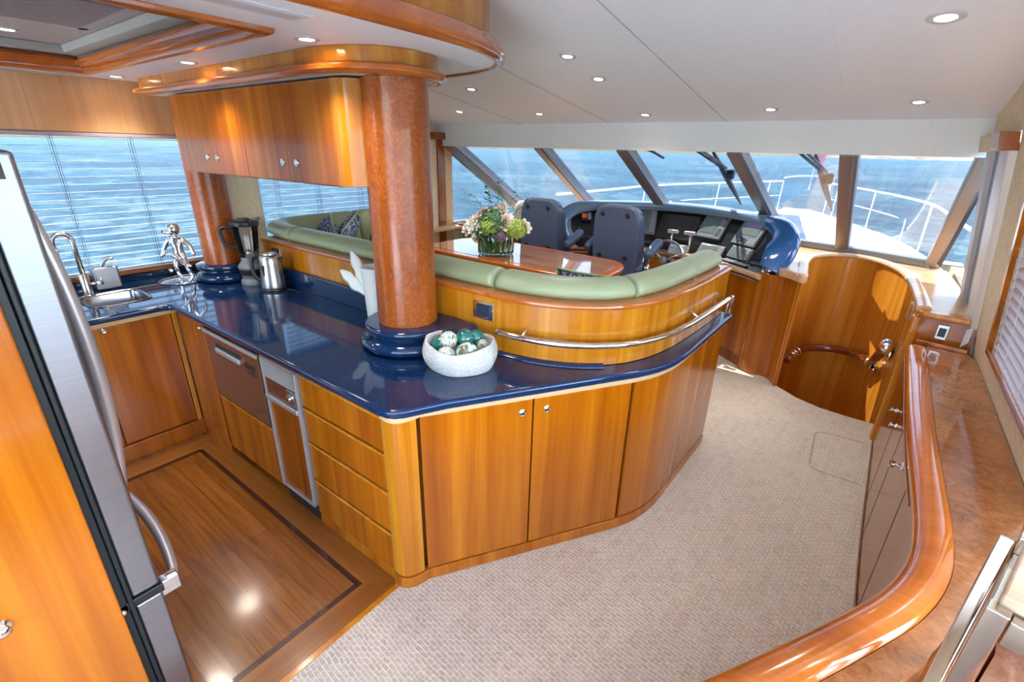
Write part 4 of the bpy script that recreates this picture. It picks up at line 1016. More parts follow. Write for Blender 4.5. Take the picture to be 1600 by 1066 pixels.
def inset(pl, d):
    cx = sum(p[0] for p in pl)/len(pl); cy = sum(p[1] for p in pl)/len(pl); out = []
    n = len(pl)
    for i in range(n):
        a = Vector(pl[i-1]); b_ = Vector(pl[i]); c_ = Vector(pl[(i+1) % n]); t_ = ((b_-a).normalized()+(c_-b_).normalized()).normalized(); nn = Vector((-t_.y, t_.x))
        if nn.dot(Vector((cx, cy))-b_) < 0: nn = -nn
        out.append(tuple(b_+nn*d))
    return out
prism('rim', tout, .955, .998, 'trimwood', tb, .014, 4)
prism('tabletop', inset(tout, .075), .9985, 1.0005, 'tablewood', tb)
lathe('pedestal', [(.20, .003), (.20, .02), (.07, .05), (.06, .5), (.07, .90), (.16, .95), (.16, .954)], (-2.45, 3.4, 0), 'cherry', tb, 32)

# vase with flowers
fx, fy, fz = -2.60, 3.22, 1.0015
va = thing('flower_vase', 'round ribbed green glass vase holding the bouquet on the dining table', 'vase', (fx, fy, fz))
rib = lambda a, z: 1+.025*math.cos(a*28)
lathe('glass_wall', [(.0, .001), (.13, .001), (.150, .012), (.153, .05), (.153, .19), (.150, .195), (.146, .19), (.146, .04), (.12, .02), (0, .02)], (fx, fy, fz), 'green_glass', va, 112, None, rib)
stm = []
random.seed(3)
so = thing('flower_bouquet', 'bouquet of white roses, lime hydrangea, mauve buds and green sprigs in the glass vase', 'flowers', (fx, fy, fz+.02))
vs = []; fs = []
for i in range(90):
    a = random.random()*2*PI; r0 = .125*math.sqrt(random.random()); r1 = min(.135, r0+random.uniform(-.02, .03)); a2 = a+random.uniform(-.3, .3)
    p0 = Vector((fx+r0*math.cos(a), fy+r0*math.sin(a), fz+.022)); p1 = Vector((fx+r1*math.cos(a2), fy+r1*math.sin(a2), fz+.20)); k = len(vs); w_ = .0035
    for p in (p0, p1):
        for j in range(4): vs.append(p+Vector((w_*math.cos(j*PI/2), w_*math.sin(j*PI/2), 0)))
    for j in range(4): fs.append((k+j, k+(j+1) % 4, k+4+(j+1) % 4, k+4+j))
meshobj('stems', vs, fs, 'stem', so)
def petals(nm, c, r, mat, n=26, ax=(0, 0, 1), curl=.5):
    """cupped petals in a spiral, tight and upright inside, opening outwards"""
    c = Vector(c); q = Vector((0, 0, 1)).rotation_difference(Vector(ax).normalized()); vs = []; fs = []
    for i in range(n):
        f = (i+.5)/n; a = i*2.39996+random.uniform(-.25, .25); tilt = 1.45-1.15*f**1.2+random.uniform(-.12, .12); L_ = r*(.62+.30*f); w_ = r*(.24+.26*f)
        dv = Vector((math.cos(a), math.sin(a), 0)); sd_ = Vector((-math.sin(a), math.cos(a), 0)); up_ = Vector((0, 0, 1)); b_ = dv*(r*.10+r*.22*f)-up_*(r*.25*f); k = len(vs); nu = 4; nv = 4
        for iv in range(nv+1):
            v = iv/nv; th_ = tilt-.75*v*v*f; wv_ = w_*math.sin(PI*(.16+.72*v))**.8
            p0 = b_+(dv*math.cos(tilt)+up_*math.sin(tilt))*(L_*v)+dv*(L_*.22*v**3*f)-up_*(L_*.20*v**3*f)
            for iu in range(nu+1):
                u = -1+2*iu/nu; vs.append(c+q @ (p0+sd_*(u*wv_)-dv*(.30*w_*u*u*(1-.5*v))+up_*(.04*r*math.sin(u*5+i)*v)))
        for iv in range(nv):
            for iu in range(nu): s1 = k+iv*(nu+1)+iu; fs.append((s1, s1+1, s1+nu+2, s1+nu+1))
    return meshobj(nm, vs, fs, mat, so, True)
def cluster(nm, c, r, mat, n, s):
    vs = []; fs = []; c = Vector(c)
    for i in range(n):
        z = 1-1.5*(i+.5)/n; a = i*2.39996; rr = math.sqrt(max(0, 1-z*z)); d = Vector((rr*math.cos(a), rr*math.sin(a), z)); p = c+d*r*random.uniform(.85, 1.08)
        u = d.cross(Vector((.3, .2, .9))).normalized(); v = d.cross(u)
        for j in range(4):
            a2 = j*PI/2+random.random(); e = u*math.cos(a2)+v*math.sin(a2); f = d.cross(e); k = len(vs)
            vs += [p, p+e*s*.7+f*s*.5+d*s*.25, p+e*s*1.25+d*s*.05, p+e*s*.7-f*s*.5+d*s*.25]; fs.append((k, k+1, k+2, k+3))
    return meshobj(nm, vs, fs, mat, so, False)
F = lambda dx, dy, dz: (fx+dx, fy+dy, fz+dz)
R_ = Vector((.80, .60, 0)); Fw = Vector((-.60, .80, 0))     # right / away as seen along the room diagonal
def G(r, f, z): v = R_*r+Fw*f; return (fx+v.x, fy+v.y, fz+z)
petals('white_rose', G(-.005, -.02, .335), .068, 'petal_white', 30, (.4, -.4, .6)); petals('white_rose', G(.035, .04, .37), .066, 'petal_pink', 28, (.2, -.4, .6)); petals('white_rose', G(-.10, .05, .35), .055, 'petal_pink', 24, (-.2, -.4, .8))
petals('blush_rose', G(.075, -.08, .285), .070, 'petal_pink', 36, (.3, -.7, .5)); petals('white_rose', G(.235, .0, .235), .062, 'petal_white', 26, (.7, -.4, .4)); petals('white_petals', G(.20, -.03, .265), .04, 'petal_pink', 12, (.5, -.4, .6))
for (r_, f_, z_, s) in ((-.20, -.02, .25, .062), (-.245, .03, .20, .062), (-.16, .0, .30, .058), (-.19, -.08, .21, .055), (-.13, -.1, .235, .048), (-.16, -.11, .155, .048), (-.13, .06, .33, .05), (-.22, .06, .26, .055)):
    petals('white_petals', G(r_, f_, z_), s, 'petal_white' if r_ < -.18 else 'petal_pink', 12, (R_*(-.5)-Fw*.5+Vector((0, 0, .5))))
cluster('lime_hydrangea', G(.16, -.05, .215), .095, 'hydrangea', 130, .022); cluster('green_hydrangea', G(-.05, -.08, .235), .08, 'hydrangea', 80, .020)
cluster('mauve_buds', G(.045, -.14, .165), .045, 'purple', 90, .009); cluster('leaf_mass', G(-.02, .0, .24), .14, 'leaf', 70, .035); cluster('leaf_mass', G(-.10, -.05, .17), .09, 'leaf', 50, .03)
vs = []; fs = []
for (r_, f_, z0_, lean, n_) in ((-.03, .02, .35, -.05, 12), (.0, .04, .38, .03, 13), (-.09, .05, .33, -.12, 9), (.08, .06, .36, .10, 9), (.14, .06, .33, .16, 8), (-.06, .0, .36, .0, 11), (.03, .08, .36, .02, 9)):
    tube('sprig_stem', [Vector(G(r_*.6, f_, z0_-.10))]+[Vector(G(r_+lean*i/n_+.012*math.sin(i*2.1), f_, z0_+i/n_*.018*n_)) for i in range(n_)], .0022, 'leaf', so, 5)
    for i in range(n_):
        t_ = i/n_; p = Vector(G(r_+lean*t_+.012*math.sin(i*2.1), f_, z0_+t_*.018*n_)); a = i*2.2; k = len(vs); L_ = .020+.007*(i % 3)
        e = Vector((math.cos(a), math.sin(a), .35)); g_ = e.cross(Vector((0, 0, 1))).normalized()
        vs += [p, p+e*L_+g_*L_*.45, p+e*L_*1.8, p+e*L_-g_*L_*.45]; fs.append((k, k+1, k+2, k+3))
        vs += [p+Vector((-.001, 0, -.02)), p+Vector((.001, 0, -.02)), p+Vector((.001, 0, 0)), p+Vector((-.001, 0, 0))]; fs.append((k+4, k+5, k+6, k+7))
meshobj('greenery', vs, fs, 'leaf', so)

# ================================================================== HELM CHAIRS
def helm_chair(cx, cy, lb, lever):
    t = thing('helm_chair', lb, 'chair', (cx, cy, 0), 'helm chairs')
    w_, z0, z1 = .218, .80, 1.415
    outl = [(w_*.93, z0), (w_, z0+.2), (w_*1.0, z1-.16), (w_*.93, z1-.07), (w_*.72, z1-.015), (w_*.4, z1)]
    pl = smooth(outl, 4); pl = pl+[(-x, z) for x, z in pl[::-1]]
    vs = []; k = len(pl)
    for (y, s, lean) in ((-.015, .965, 0), (0, 1., 0), (.06, 1.0, 0), (.12, .97, 0), (.145, .90, 0)):
        for x, z in pl:
            zz = z0+(z-z0)*(s if s < 1 else 1); vs.append((cx+x*s, cy+y+.05*(z0-zz)*-.4-.06*(zz-z0)*1.0+.03, zz))
    fs = []
    for r in range(4):
        for j in range(k): fs.append((r*k+j, r*k+(j+1) % k, (r+1)*k+(j+1) % k, (r+1)*k+j))
    fs += [tuple(range(k)), tuple(range(4*k, 5*k))]
    o = meshobj('backrest', vs, fs, 'slate', t); bev(o, .012, 3, 30)
    for s in (-1, 1):
        vs2 = []
        bl = [(.10, .86), (.215, .90), (.235, 1.0), (.20, 1.18), (.165, 1.30), (.10, 1.36)]
        b2 = smooth(bl, 3); vs2 = [(cx+s*.205, cy+y-.03*(z-.8), z) for y, z in b2]+[(cx+s*.15, cy+y-.02-.03*(z-.8), z) for y, z in b2]; n_ = len(b2)
        vs2 += [(cx+s*.205, cy+.07-.03*(z-.8), z) for y, z in b2]+[(cx+s*.15, cy+.07-.03*(z-.8), z) for y, z in b2]
        fs2 = []
        for j in range(n_-1): fs2 += [(j, j+1, n_+j+1, n_+j), (j, j+1, 2*n_+j+1, 2*n_+j), (n_+j, n_+j+1, 3*n_+j+1, 3*n_+j)]
        fs2 += [(0, n_, 3*n_, 2*n_), (n_-1, 2*n_-1, 4*n_-1, 3*n_-1)]
        o2 = meshobj('side_bolster', vs2, fs2, 'slate', t); bev(o2, .015, 3, 30)
    for (bx, bz) in ((-.13, 1.33), (.11, 1.33), (-.14, .96), (.12, .96)):
        yb = cy+.015-.04*(bz-z0)-.0
        lathe('button', [(.024, .002), (.019, .006), (.015, .001), (.011, .003), (.008, .010), (0, .012)], (cx+bx, yb+.0035-.002, bz), 'black', o, 20, (0, -1, .03))
    st_ = obox('seat', (cx, cy+.22, .80), (1, 0, 0), (0, 1, -.04), (0, .04, 1), .46, .38, .15, 'slate', t, .05)
    for s in (-1, 1):
        a = obox('armrest', (cx+s*.30, cy+.20, 1.04), (1, 0, 0), (0, .94, .34), (0, -.34, .94), .085, .30, .08, 'slate', t, .034)
        obox('arm_bracket', (cx+s*.285, cy+.10, .90), (1, 0, 0), (0, 1, 0), (0, .2, 1), .03, .06, .22, 'black', t, .006)
    if lever:
        lathe('tilt_knob', [(0, 0), (.045, 0), (.047, .02), (.035, .032), (.014, .036), (0, .04)], (cx+.29, cy+.10, .87), 'satin', t, 24, (1, 0, 0))
        tube('tilt_lever', [(cx+.30, cy+.10, .80), (cx+.305, cy+.11, 1.08)], .005, 'chrome', t)
    lathe('pedestal', [(.23, .002), (.23, .02), (.06, .05), (.05, .10), (.05, .66), (.12, .70), (.12, .725)], (cx, cy+.22, 0), 'satin', t, 32)
    return t
hc = helm_chair(-1.875, 4.02, 'right one of two slate blue helm chairs, with a chrome tilt knob', True)
hc2 = helm_chair(-2.68, 3.98, 'left one of two slate blue helm chairs, just right of the bouquet', False)

# ================================================================== HELM
def dy(x, z): return 5.02+.757*(z-.90)-.45*(x+1.68)**2
def dframe(x, z):
    o = Vector((x, dy(x, z), z)); X = Vector((1, -.9*(x+1.68), 0)).normalized(); U = Vector((0, .757, 1)); U = (U-X*U.dot(X)).normalized(); N = X.cross(U); return o, X, U, N
dash = thing('helm_console', 'black instrument console under a blue-grey moulded hood below the windscreen', 'console', (-1.68, 4.9, 0))
def grid(nm, fn, nu, nv, mat, par, sm=True, th=0):
    vs = [fn(i/nu, j/nv) for j in range(nv+1) for i in range(nu+1)]; fs = [(j*(nu+1)+i, j*(nu+1)+i+1, (j+1)*(nu+1)+i+1, (j+1)*(nu+1)+i) for j in range(nv) for i in range(nu)]
    o = meshobj(nm, vs, fs, mat, par, sm)
    if th: s = o.modifiers.new('th', 'SOLIDIFY'); s.thickness = th; s.offset = 0
    return o
xl, xr = -2.74, -.66
grid('instrument_panel', lambda u, v: (lambda x, z: (x, dy(x, z)+.012, z))(xl+(xr-xl)*u, .875+.42*v), 40, 4, 'dashblack', dash, True, .012)
# hood as a lofted arch
hp_ = [(-2.66, .95, .05), (-2.745, 1.05, .07), (-2.775, 1.17, .075), (-2.70, 1.262, .07), (-2.50, 1.292, .05), (-2.1, 1.305, .045), (-1.68, 1.308, .045), (-1.3, 1.305, .045), (-1.0, 1.299, .042), (-.82, 1.29, .05), (-.67, 1.255, .09), (-.610, 1.165, .12), (-.615, 1.05, .115), (-.645, .95, .09)]
hs_ = smooth(hp_, 4); vs = []; fs = []; k = 8
for i, (x, z, w_) in enumerate(hs_):
    a = Vector(hs_[max(0, i-1)][:2]); b_ = Vector(hs_[min(len(hs_)-1, i+1)][:2]); t_ = (b_-a).normalized(); n_ = Vector((-t_.y, t_.x))
    yf = dy(x, z)-.075-.03*(abs(x+1.68) > .9); dp = .30 if z > 1.2 else .22
    ring = [(-w_, .07), (-w_, -.005), (-w_*.80, -.03), (w_*.80, -.03), (w_, -.005), (w_*1.03, .08), (w_*.85, dp), (-w_*.6, dp)]
    for (q, yy) in ring: vs.append((x+n_.x*q, yf+yy, z+n_.y*q))
for i in range(len(hs_)-1):
    for j in range(k): fs.append((i*k+j, i*k+(j+1) % k, (i+1)*k+(j+1) % k, (i+1)*k+j))
fs += [tuple(range(k)), tuple(range((len(hs_)-1)*k, len(hs_)*k))]
hd = meshobj('hood', vs, fs, ['hood', 'hood_blue'], dash, True); subsurf(hd, 1)
for p in hd.data.polygons:
    if p.center.x > -.80: p.material_index = 1
lathe('hood_foot', [(0, .90), (.075, .90), (.078, .915), (.06, .925), (.058, .955), (0, .955)], (-.665, 4.60, .0), 'chrome', dash, 28)
# helm counter edge, base cabinet, pillar
HC = [(x, 4.93-.50*(x+1.68)**2) for x in [(-2.72+.085*i) for i in range(25)]]
HC = [p for p in HC if p[0] < -.70]+[(-.705, 4.455)]
prism('helm_counter', offset(HC, -.01)+[(-.72, 4.58)]+[(x, dy(x, .90)+.02) for x in (-.95, -1.3, -1.68, -2.1, -2.5, -2.72)], .868, .898, 'tablewood', dash)
sweep('counter_edge', HC, [(-.02, .862), (.0, .858), (.016, .866), (.02, .88), (.014, .898), (.0, .905), (-.02, .905)], 'shelf', dash)
hcab = thing('helm_cabinet', 'cherry cupboard under the helm console beside the rounded pillar', 'cabinet', (-1.5, 4.95, 0))
HF = offset(HC, -.035)
panel('door', [p for p in HF if -1.12 < p[0] < -.69], .10, .82, -.02, 'cherry', hcab)
panel('door', [p for p in HF if -1.62 < p[0] < -1.13], .10, .82, -.02, 'cherry', hcab)
panel('door', [p for p in HF if p[0] < -1.63], .10, .82, -.02, 'cherry', hcab)
panel('kick_board', offset(HC, -.045), .002, .095, -.02, 'cherry_red', hcab); panel('top_rail', offset(HC, -.04), .825, .856, -.02, 'cherry_red', hcab)
pil = thing('helm_pillar', 'rounded cherry pillar with moulded cap between helm console and stairwell', 'pillar', (-.54, 4.45, 0))
pp = smooth([(-.745, 4.60), (-.735, 4.52), (-.675, 4.475), (-.625, 4.452), (-.575, 4.458), (-.53, 4.475), (-.49, 4.465), (-.455, 4.43), (-.41, 4.36), (-.378, 4.315)], 5)
prism('shaft', pp+[(-.402, 4.33), (-.40, 4.42), (-.44, 4.62)], .002, .918, 'cherry', pil)
panel('inner_face', [(-.378, 4.305), (-.403, 4.62)], .002, .93, .0, 'cherry_light', pil) if False else None
capo = smooth([(-.575, 4.60), (-.575, 4.47), (-.53, 4.42), (-.46, 4.375), (-.40, 4.30), (-.365, 4.285), (-.345, 4.33), (-.36, 4.45), (-.385, 4.64)], 4)
prism('cap', capo, .934 if False else .920, .985, 'shelf', pil, .012)
# screens and panels
def instr(nm, x, z, w_, h_, mat, lb, th=.03, scr=None, keys=None, par=None, proud=0.):
    o, X, U, N = dframe(x, z); c = o+N*(th/2-.004+proud)
    t = obox(nm, c, X, U, N, w_, h_, th, mat, par if par else None, .006)
    if not par: tag(t, lb, 'instrument')
    f = o+N*(th-.004+proud+.001)
    if scr:
        sx, sz, sw_, sh_, sm = scr; obox('screen', f+X*sx+U*sz, X, U, N, sw_, sh_, .004, sm, t, .004)
    if keys:
        for (kx, kz, nx_, nz_, gx_, gz_, kw, kh, km) in keys:
            vs = []; fs = []
            for i in range(nx_):
                for j in range(nz_):
                    q = f+X*(kx+i*gx_)+U*(kz+j*gz_); k = len(vs)
                    for s in (-1, 1):
                        for (a, b_) in ((-1, -1), (1, -1), (1, 1), (-1, 1)): vs.append(q+X*(a*kw/2)+U*(b_*kh/2)+N*(s*.002))
                    fs += [tuple(k+q_ for q_ in f_) for f_ in ((0,3,2,1),(4,5,6,7),(0,1,5,4),(1,2,6,5),(2,3,7,6),(3,0,4,7))]
            meshobj('keys', vs, fs, km, t)
    return t
instr('radar_display', -2.055, 1.145, .24, .31, 'grey', 'grey radar display half hidden by the right helm chair', scr=(-.03, .02, .15, .2, 'screen'), keys=[(.068, -.12, 3, 10, .016, .026, .010, .012, 'lightgrey')])
instr('chart_monitor', -1.70, 1.115, .43, .33, 'dashblack', 'wide dark glossy chart monitor in the middle of the console', scr=(0, .0, .40, .29, 'screen_dark'), th=.014)
r2_ = instr('radar_display', -1.325, 1.165, .27, .28, 'grey', 'grey radar display with a round knob, right of the wide dark monitor', scr=(-.035, .01, .155, .2, 'screen'), keys=[(.07, -.10, 3, 4, .018, .022, .011, .008, 'black'), (.075, .0, 2, 4, .024, .024, .010, .010, 'lightgrey')])
o, X, U, N = dframe(-1.325, 1.165); lathe('knob', [(0, 0), (.02, 0), (.018, .012), (0, .013)], o+N*.027+X*.10+U*.10, 'black', r2_, 20, N)
instr('chart_plotter', -.935, 1.17, .285, .28, 'grey', 'grey chart plotter with lilac and green screen at the starboard end', scr=(.0, .035, .205, .15, 'screen'), keys=[(-.115, -.075, 5, 1, .026, .02, .012, .008, 'black'), (-.05, -.105, 4, 2, .024, .018, .016, .010, 'black'), (.055, -.11, 4, 3, .020, .018, .010, .008, 'lightgrey')])
o, X, U, N = dframe(-.935, 1.17)
tg = obox('screen_map', o+N*.030+U*.075, X, U, N, .20, .065, .003, 'lilac', [q for q in bpy.data.objects if q.name.startswith('chart_plotter')][0], 0)
instr('engine_display', -1.265, .955, .275, .115, 'grey', 'low grey engine display left of its twin, below the radar', scr=(-.025, 0, .175, .085, 'screen'), keys=[(.10, -.04, 2, 4, .02, .025, .010, .012, 'lightgrey')])
instr('engine_display', -.965, .985, .255, .12, 'grey', 'low grey engine display right of its twin, below the chart plotter', scr=(-.025, 0, .165, .085, 'screen'), keys=[(.09, -.04, 2, 4, .018, .025, .010, .012, 'lightgrey')])
def flat(nm, x, y, w_, d_, h_, mat, lb, cat='instrument', par=None, b=.004, z0=.899, rot=0.):
    X = Vector((math.cos(rot), math.sin(rot), 0)); Y = Vector((-math.sin(rot), math.cos(rot), 0))
    o = obox(nm, (x, y, z0+h_/2), X, Y, (0, 0, 1), w_, d_, h_, mat, par, b)
    return tag(o, lb, cat) if not par else o
sp_ = flat('switch_panel', -.98, 4.765, .34, .085, .02, 'black', 'black switch panel with rows of white buttons below the starboard engine displays', rot=-.62)
vs = []; fs = []
for i in range(8):
    for j in range(2):
        x = -.98+(-.145+.040*i)*math.cos(-.62)-(-.02+.04*j)*math.sin(-.62); y = 4.765+(-.145+.040*i)*math.sin(-.62)+(-.02+.04*j)*math.cos(-.62); k = len(vs)
        for z in (.919, .926):
            for (a, b_) in ((-1, -1), (1, -1), (1, 1), (-1, 1)): vs.append((x+a*.012, y+b_*.010, z))
        fs += [tuple(k+q_ for q_ in f_) for f_ in ((4,5,6,7),(0,1,5,4),(1,2,6,5),(2,3,7,6),(3,0,4,7))]
meshobj('buttons', vs, fs, 'lightgrey', sp_)
jp = flat('joystick_panel', -.77, 4.60, .13, .075, .03, 'grey', 'small grey control pad at the starboard end of the helm counter', rot=-.75)
# throttle levers
th_ = thing('throttle_control', 'chrome twin-lever engine throttle on the helm counter in front of the dark monitor', 'throttle', (-1.56, 4.86, .90))
obox('base', (-1.56, 4.86, .945), (1, 0, 0), (0, 1, 0), (0, .3, 1), .17, .11, .085, 'lightgrey', th_, .015)
for s in (-1, 1):
    tube('lever', [(-1.56+s*.085, 4.88, .93), (-1.56+s*.092, 4.90, 1.0), (-1.56+s*.095, 4.89, 1.10)], .012, 'chrome', th_)
    obox('grip', (-1.56+s*.085, 4.885, 1.115), (1, 0, 0), (0, 1, 0), (0, 0, 1), .11, .04, .036, 'lightgrey', th_, .012)
rk_ = tag(obox('chrome_tray', (-1.78, 4.93, .955), (1, 0, 0), (0, 1, 0), (0, 0, 1), .30, .07, .018, 'chrome', None, .004), 'flat chrome tray rail on the helm counter before the monitor', 'rail'); rk_.location.z -= .047
# wheel
wh = thing('steering_wheel', 'chrome-rimmed steering wheel behind the right helm chair', 'steering wheel', (-1.63, 4.68, .86))
wc = Vector((-1.63, 4.66, .86)); wX = Vector((1, 0, 0)); wU = Vector((0, .45, .9)).normalized()
tube('rim', [wc+wX*(.20*math.cos(a))+wU*(.20*math.sin(a)) for a in [2*PI*i/48 for i in range(49)]], .013, 'chrome', wh, 12, None, False)
for a in (0.5, 2.6, 4.7): tube('spoke', [wc+Vector((0, .02, 0)), wc+wX*(.195*math.cos(a))+wU*(.195*math.sin(a))], .008, 'chrome', wh)
wN = wX.cross(wU); lathe('hub', [(0, -.03), (.04, -.03), (.04, .01), (.03, .02), (0, .022)], wc, 'grey', wh, 24, wN)
tube('column', [wc+Vector((0, .03, -.01)), (-1.63, 4.90, .78)], .03, 'black', wh)
# left side: radio, handset, boxes
v = instr('vhf_radio', -2.615, 1.16, .115, .10, 'black', 'black radio with orange lit display and keypad at the port end of the console', keys=[(.018, -.03, 3, 5, .012, .016, .007, .009, 'white')], th=.05)
o, X, U, N = dframe(-2.615, 1.16); obox('display', o+N*.048-X*.026+U*.006, X, U, N, .05, .05, .004, 'orange', v, .002)
instr('gauge_display', -2.47, 1.18, .12, .16, 'black', 'black panel with a small label strip beside the orange lit radio', keys=[(-.04, -.06, 1, 1, .01, .01, .06, .01, 'lilac'), (-.03, .03, 3, 2, .03, .03, .012, .012, 'grey')], th=.04)
instr('gauge_block', -2.66, 1.03, .10, .08, 'black', 'small black gauge block under the orange lit radio', th=.04)
bx = flat('document_box', -2.45, 4.61, .22, .10, .09, 'black', 'black box lying on the port side of the helm counter', 'box', rot=.6); bx.location.z += .0
tube('coiled_cord', smooth([(-2.60, 4.66, 1.08), (-2.57, 4.60, 1.0), (-2.60, 4.56, .93), (-2.54, 4.55, .91), (-2.50, 4.57, .95)], 6), .008, 'black', bx)
tr = flat('chart_tray', -2.15, 4.86, .26, .10, .02, 'lightgrey', 'grey tray on the helm counter between the two chairs', 'tray', rot=.2)
# port forward shelf
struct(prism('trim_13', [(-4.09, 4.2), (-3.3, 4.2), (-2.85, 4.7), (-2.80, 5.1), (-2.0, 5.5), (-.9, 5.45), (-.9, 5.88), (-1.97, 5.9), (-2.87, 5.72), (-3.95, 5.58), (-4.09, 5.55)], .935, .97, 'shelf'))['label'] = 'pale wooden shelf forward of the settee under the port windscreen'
struct(panel('wall_front', [(-3.9, 4.21), (-3.3, 4.21), (-2.86, 4.7)], 0, .93, -.02, 'cherry'))
rr0 = tag(tube('shelf_rail', smooth([(-4.0, 4.24, 1.0), (-3.7, 4.235, 1.0), (-3.45, 4.235, 1.0)], 4), .022, 'handrail', None), 'rounded wooden fiddle rail on the port shelf behind the flowers', 'rail')
ht = thing('sun_hat', 'cream woven sun hat standing on the port shelf beside the left helm chair', 'hat', (-3.72, 5.05, .972))
lathe('brim', [(0, .973), (.17, .973), (.185, .985), (.17, .993), (.10, 1.005), (.10, 1.02), (0, 1.02)], (-3.70, 5.05, 0), 'basket', ht, 40)
lathe('crown', [(.10, 1.0), (.105, 1.06), (.095, 1.14), (.075, 1.2), (.04, 1.235), (0, 1.24)], (-3.66, 5.05, .012), 'basket', ht, 32, None, lambda a, z: 1+.03*math.sin(a*5))

# ================================================================== THINGS ON THE COUNTER
CZ = .9325
# rope basket with balls
bk = thing('rope_basket', 'white rope basket holding glass balls on the navy counter', 'basket', (-1.365, 1.445, CZ))
wob = lambda a, z: 1+.035*math.sin(2*a+.6)+.02*math.sin(5*a+1)+.012*math.sin(11*a)*(1 if z > .02 else 0)
vs = []; fs = []
prf = []
for i in range(29):
    t_ = i/28; prf.append((.118+.042*math.sin(PI*(.12+.62*t_))+.0035*(i % 2), t_*.112+.004))
prf += [(.150, .122), (.142, .122), (.138, .112), (.137, .06), (.125, .02), (0, .018)]
k = len(prf); SG = 72
for j in range(SG):
    a = 2*PI*j/SG
    for (r, z) in prf:
        w_ = wob(a, z); zz = z*(1+.10*math.cos(2*a-.9)*(z/.12)) ; vs.append((-1.365+r*w_*math.cos(a), 1.445+r*w_*math.sin(a), CZ+zz-.0035 if zz > 0.02 else CZ+zz-.0035))
for j in range(SG):
    for i in range(k-1): fs.append((j*k+i, ((j+1) % SG)*k+i, ((j+1) % SG)*k+i+1, j*k+i+1))
fs.append(tuple(j*k for j in range(SG)))
meshobj('body', vs, fs, 'basket', bk, True)
def gball(r_, f_, z_, rad, mat, lb):
    v = Vector((.74, .67, 0))*r_+Vector((-.67, .74, 0))*f_
    b_ = ball('glass_ball', (-1.365+v.x, 1.445+v.y, CZ+z_), rad, mat, None, 32, 20); tag(b_, lb, 'ball', 'glass balls in the rope basket'); return b_
gball(-.085, .035, .085, .047, 'ball_teal', 'plain teal glass ball at the far left of the basket')
gball(-.052, -.005, .125, .040, 'ball_mix', 'green and copper mottled glass ball lying highest in the basket')
gball(.020, .052, .108, .046, 'ball_teal', 'plain teal glass ball at the back middle of the basket, right of the highest ball')
gball(.072, .078, .100, .040, 'ball_teal', 'plain teal glass ball at the back right of the basket')
gball(-.062, -.080, .082, .040, 'ball_mix', 'pale green and copper glass ball at the front left of the basket')
gball(.030, -.062, .082, .050, 'ball_white', 'large white glass ball with green and copper swirls at the front of the basket')
gball(.100, .008, .090, .030, 'ball_mix', 'smallest mottled glass ball against the right rim of the basket')

# kettle
kx, ky = -3.165, 1.535
kt = thing('electric_kettle', 'brushed steel electric kettle with black handle on the navy counter', 'kettle', (kx, ky, CZ))
lathe('base', [(0, 0), (.082, 0), (.084, .008), (.080, .016), (.076, .018), (0, .018)], (kx, ky, CZ), 'black', kt, 40)
lathe('body', [(0, .019), (.079, .019), (.080, .03), (.077, .06), (.070, .18), (.067, .222), (.062, .230), (.05, .234), (0, .236)], (kx, ky, CZ), 'steel_z', kt, 48)
lathe('lid', [(0, .2365), (.046, .2365), (.044, .246), (.01, .250), (0, .250)], (kx, ky, CZ), 'satin', kt, 36)
hl = Vector((-.62, -.78, 0)).normalized()
hpnt = [Vector((kx, ky, CZ))+hl*a+Vector((0, 0, z)) for a, z in ((.064, .222), (.095, .222), (.112, .20), (.116, .14), (.106, .09), (.076, .062))]
tube('handle', smooth([tuple(p) for p in hpnt], 6), .013, 'black', kt, 12)
wdv = Vector((.35, -.94, 0)).normalized(); wp = Vector((kx, ky, CZ))+wdv*.0735
obox('water_gauge', wp+Vector((0, 0, .125)), wdv.cross(Vector((0, 0, 1))), wdv, (.04, -.1, 1), .014, .006, .10, 'black', kt, .003)
sv = Vector((.80, .60, 0)); sp0 = Vector((kx, ky, CZ))+sv*.060
meshobj('spout', [sp0+Vector((-.6*.028, .8*.028, .222)), sp0+Vector((.6*.028, -.8*.028, .222)), sp0+sv*.030+Vector((0, 0, .226)), sp0+Vector((0, 0, .165))+sv*.012, sp0-sv*.01+Vector((0, 0, .2))], [(0, 1, 2), (0, 2, 3), (1, 3, 2), (0, 3, 4), (1, 4, 3), (0, 4, 1)], 'satin', kt)
tag(tube('kettle_cord', smooth([(-3.085, 1.575, CZ+.004), (-3.02, 1.60, CZ+.004), (-2.97, 1.585, CZ+.004), (-2.93, 1.615, CZ+.004)], 6), .0035, 'black', None), 'short black cord lying behind the kettle', 'cord')
# blender
bx_, by_ = -3.40, 1.515
bl = thing('blender', 'countertop blender with clear jar and dark base beside the farther column', 'blender', (bx_, by_, CZ))
lathe('base', [(0, 0), (.078, 0), (.082, .012), (.078, .035), (.066, .045), (.066, .05), (.072, .07), (.082, .11), (.086, .125), (.080, .135), (.06, .16), (.055, .19), (0, .19)], (bx_, by_, CZ), 'grey', bl, 44)
lathe('control_band', [(.0755, .075), (.0835, .108), (.0845, .112), (.0765, .072)], (bx_, by_, CZ), 'black', bl, 44)
lathe('jar', [(.0, .192), (.055, .192), (.058, .20), (.064, .24), (.079, .38), (.084, .40), (.081, .40), (.076, .385), (.060, .24), (.05, .21), (0, .21)], (bx_, by_, CZ), 'jar', bl, 64, None, lambda a, z: 1+.02*math.cos(8*a))
lathe('blade_hub', [(0, .211), (.022, .211), (.018, .228), (.006, .235), (0, .24)], (bx_, by_, CZ), 'satin', bl, 20)
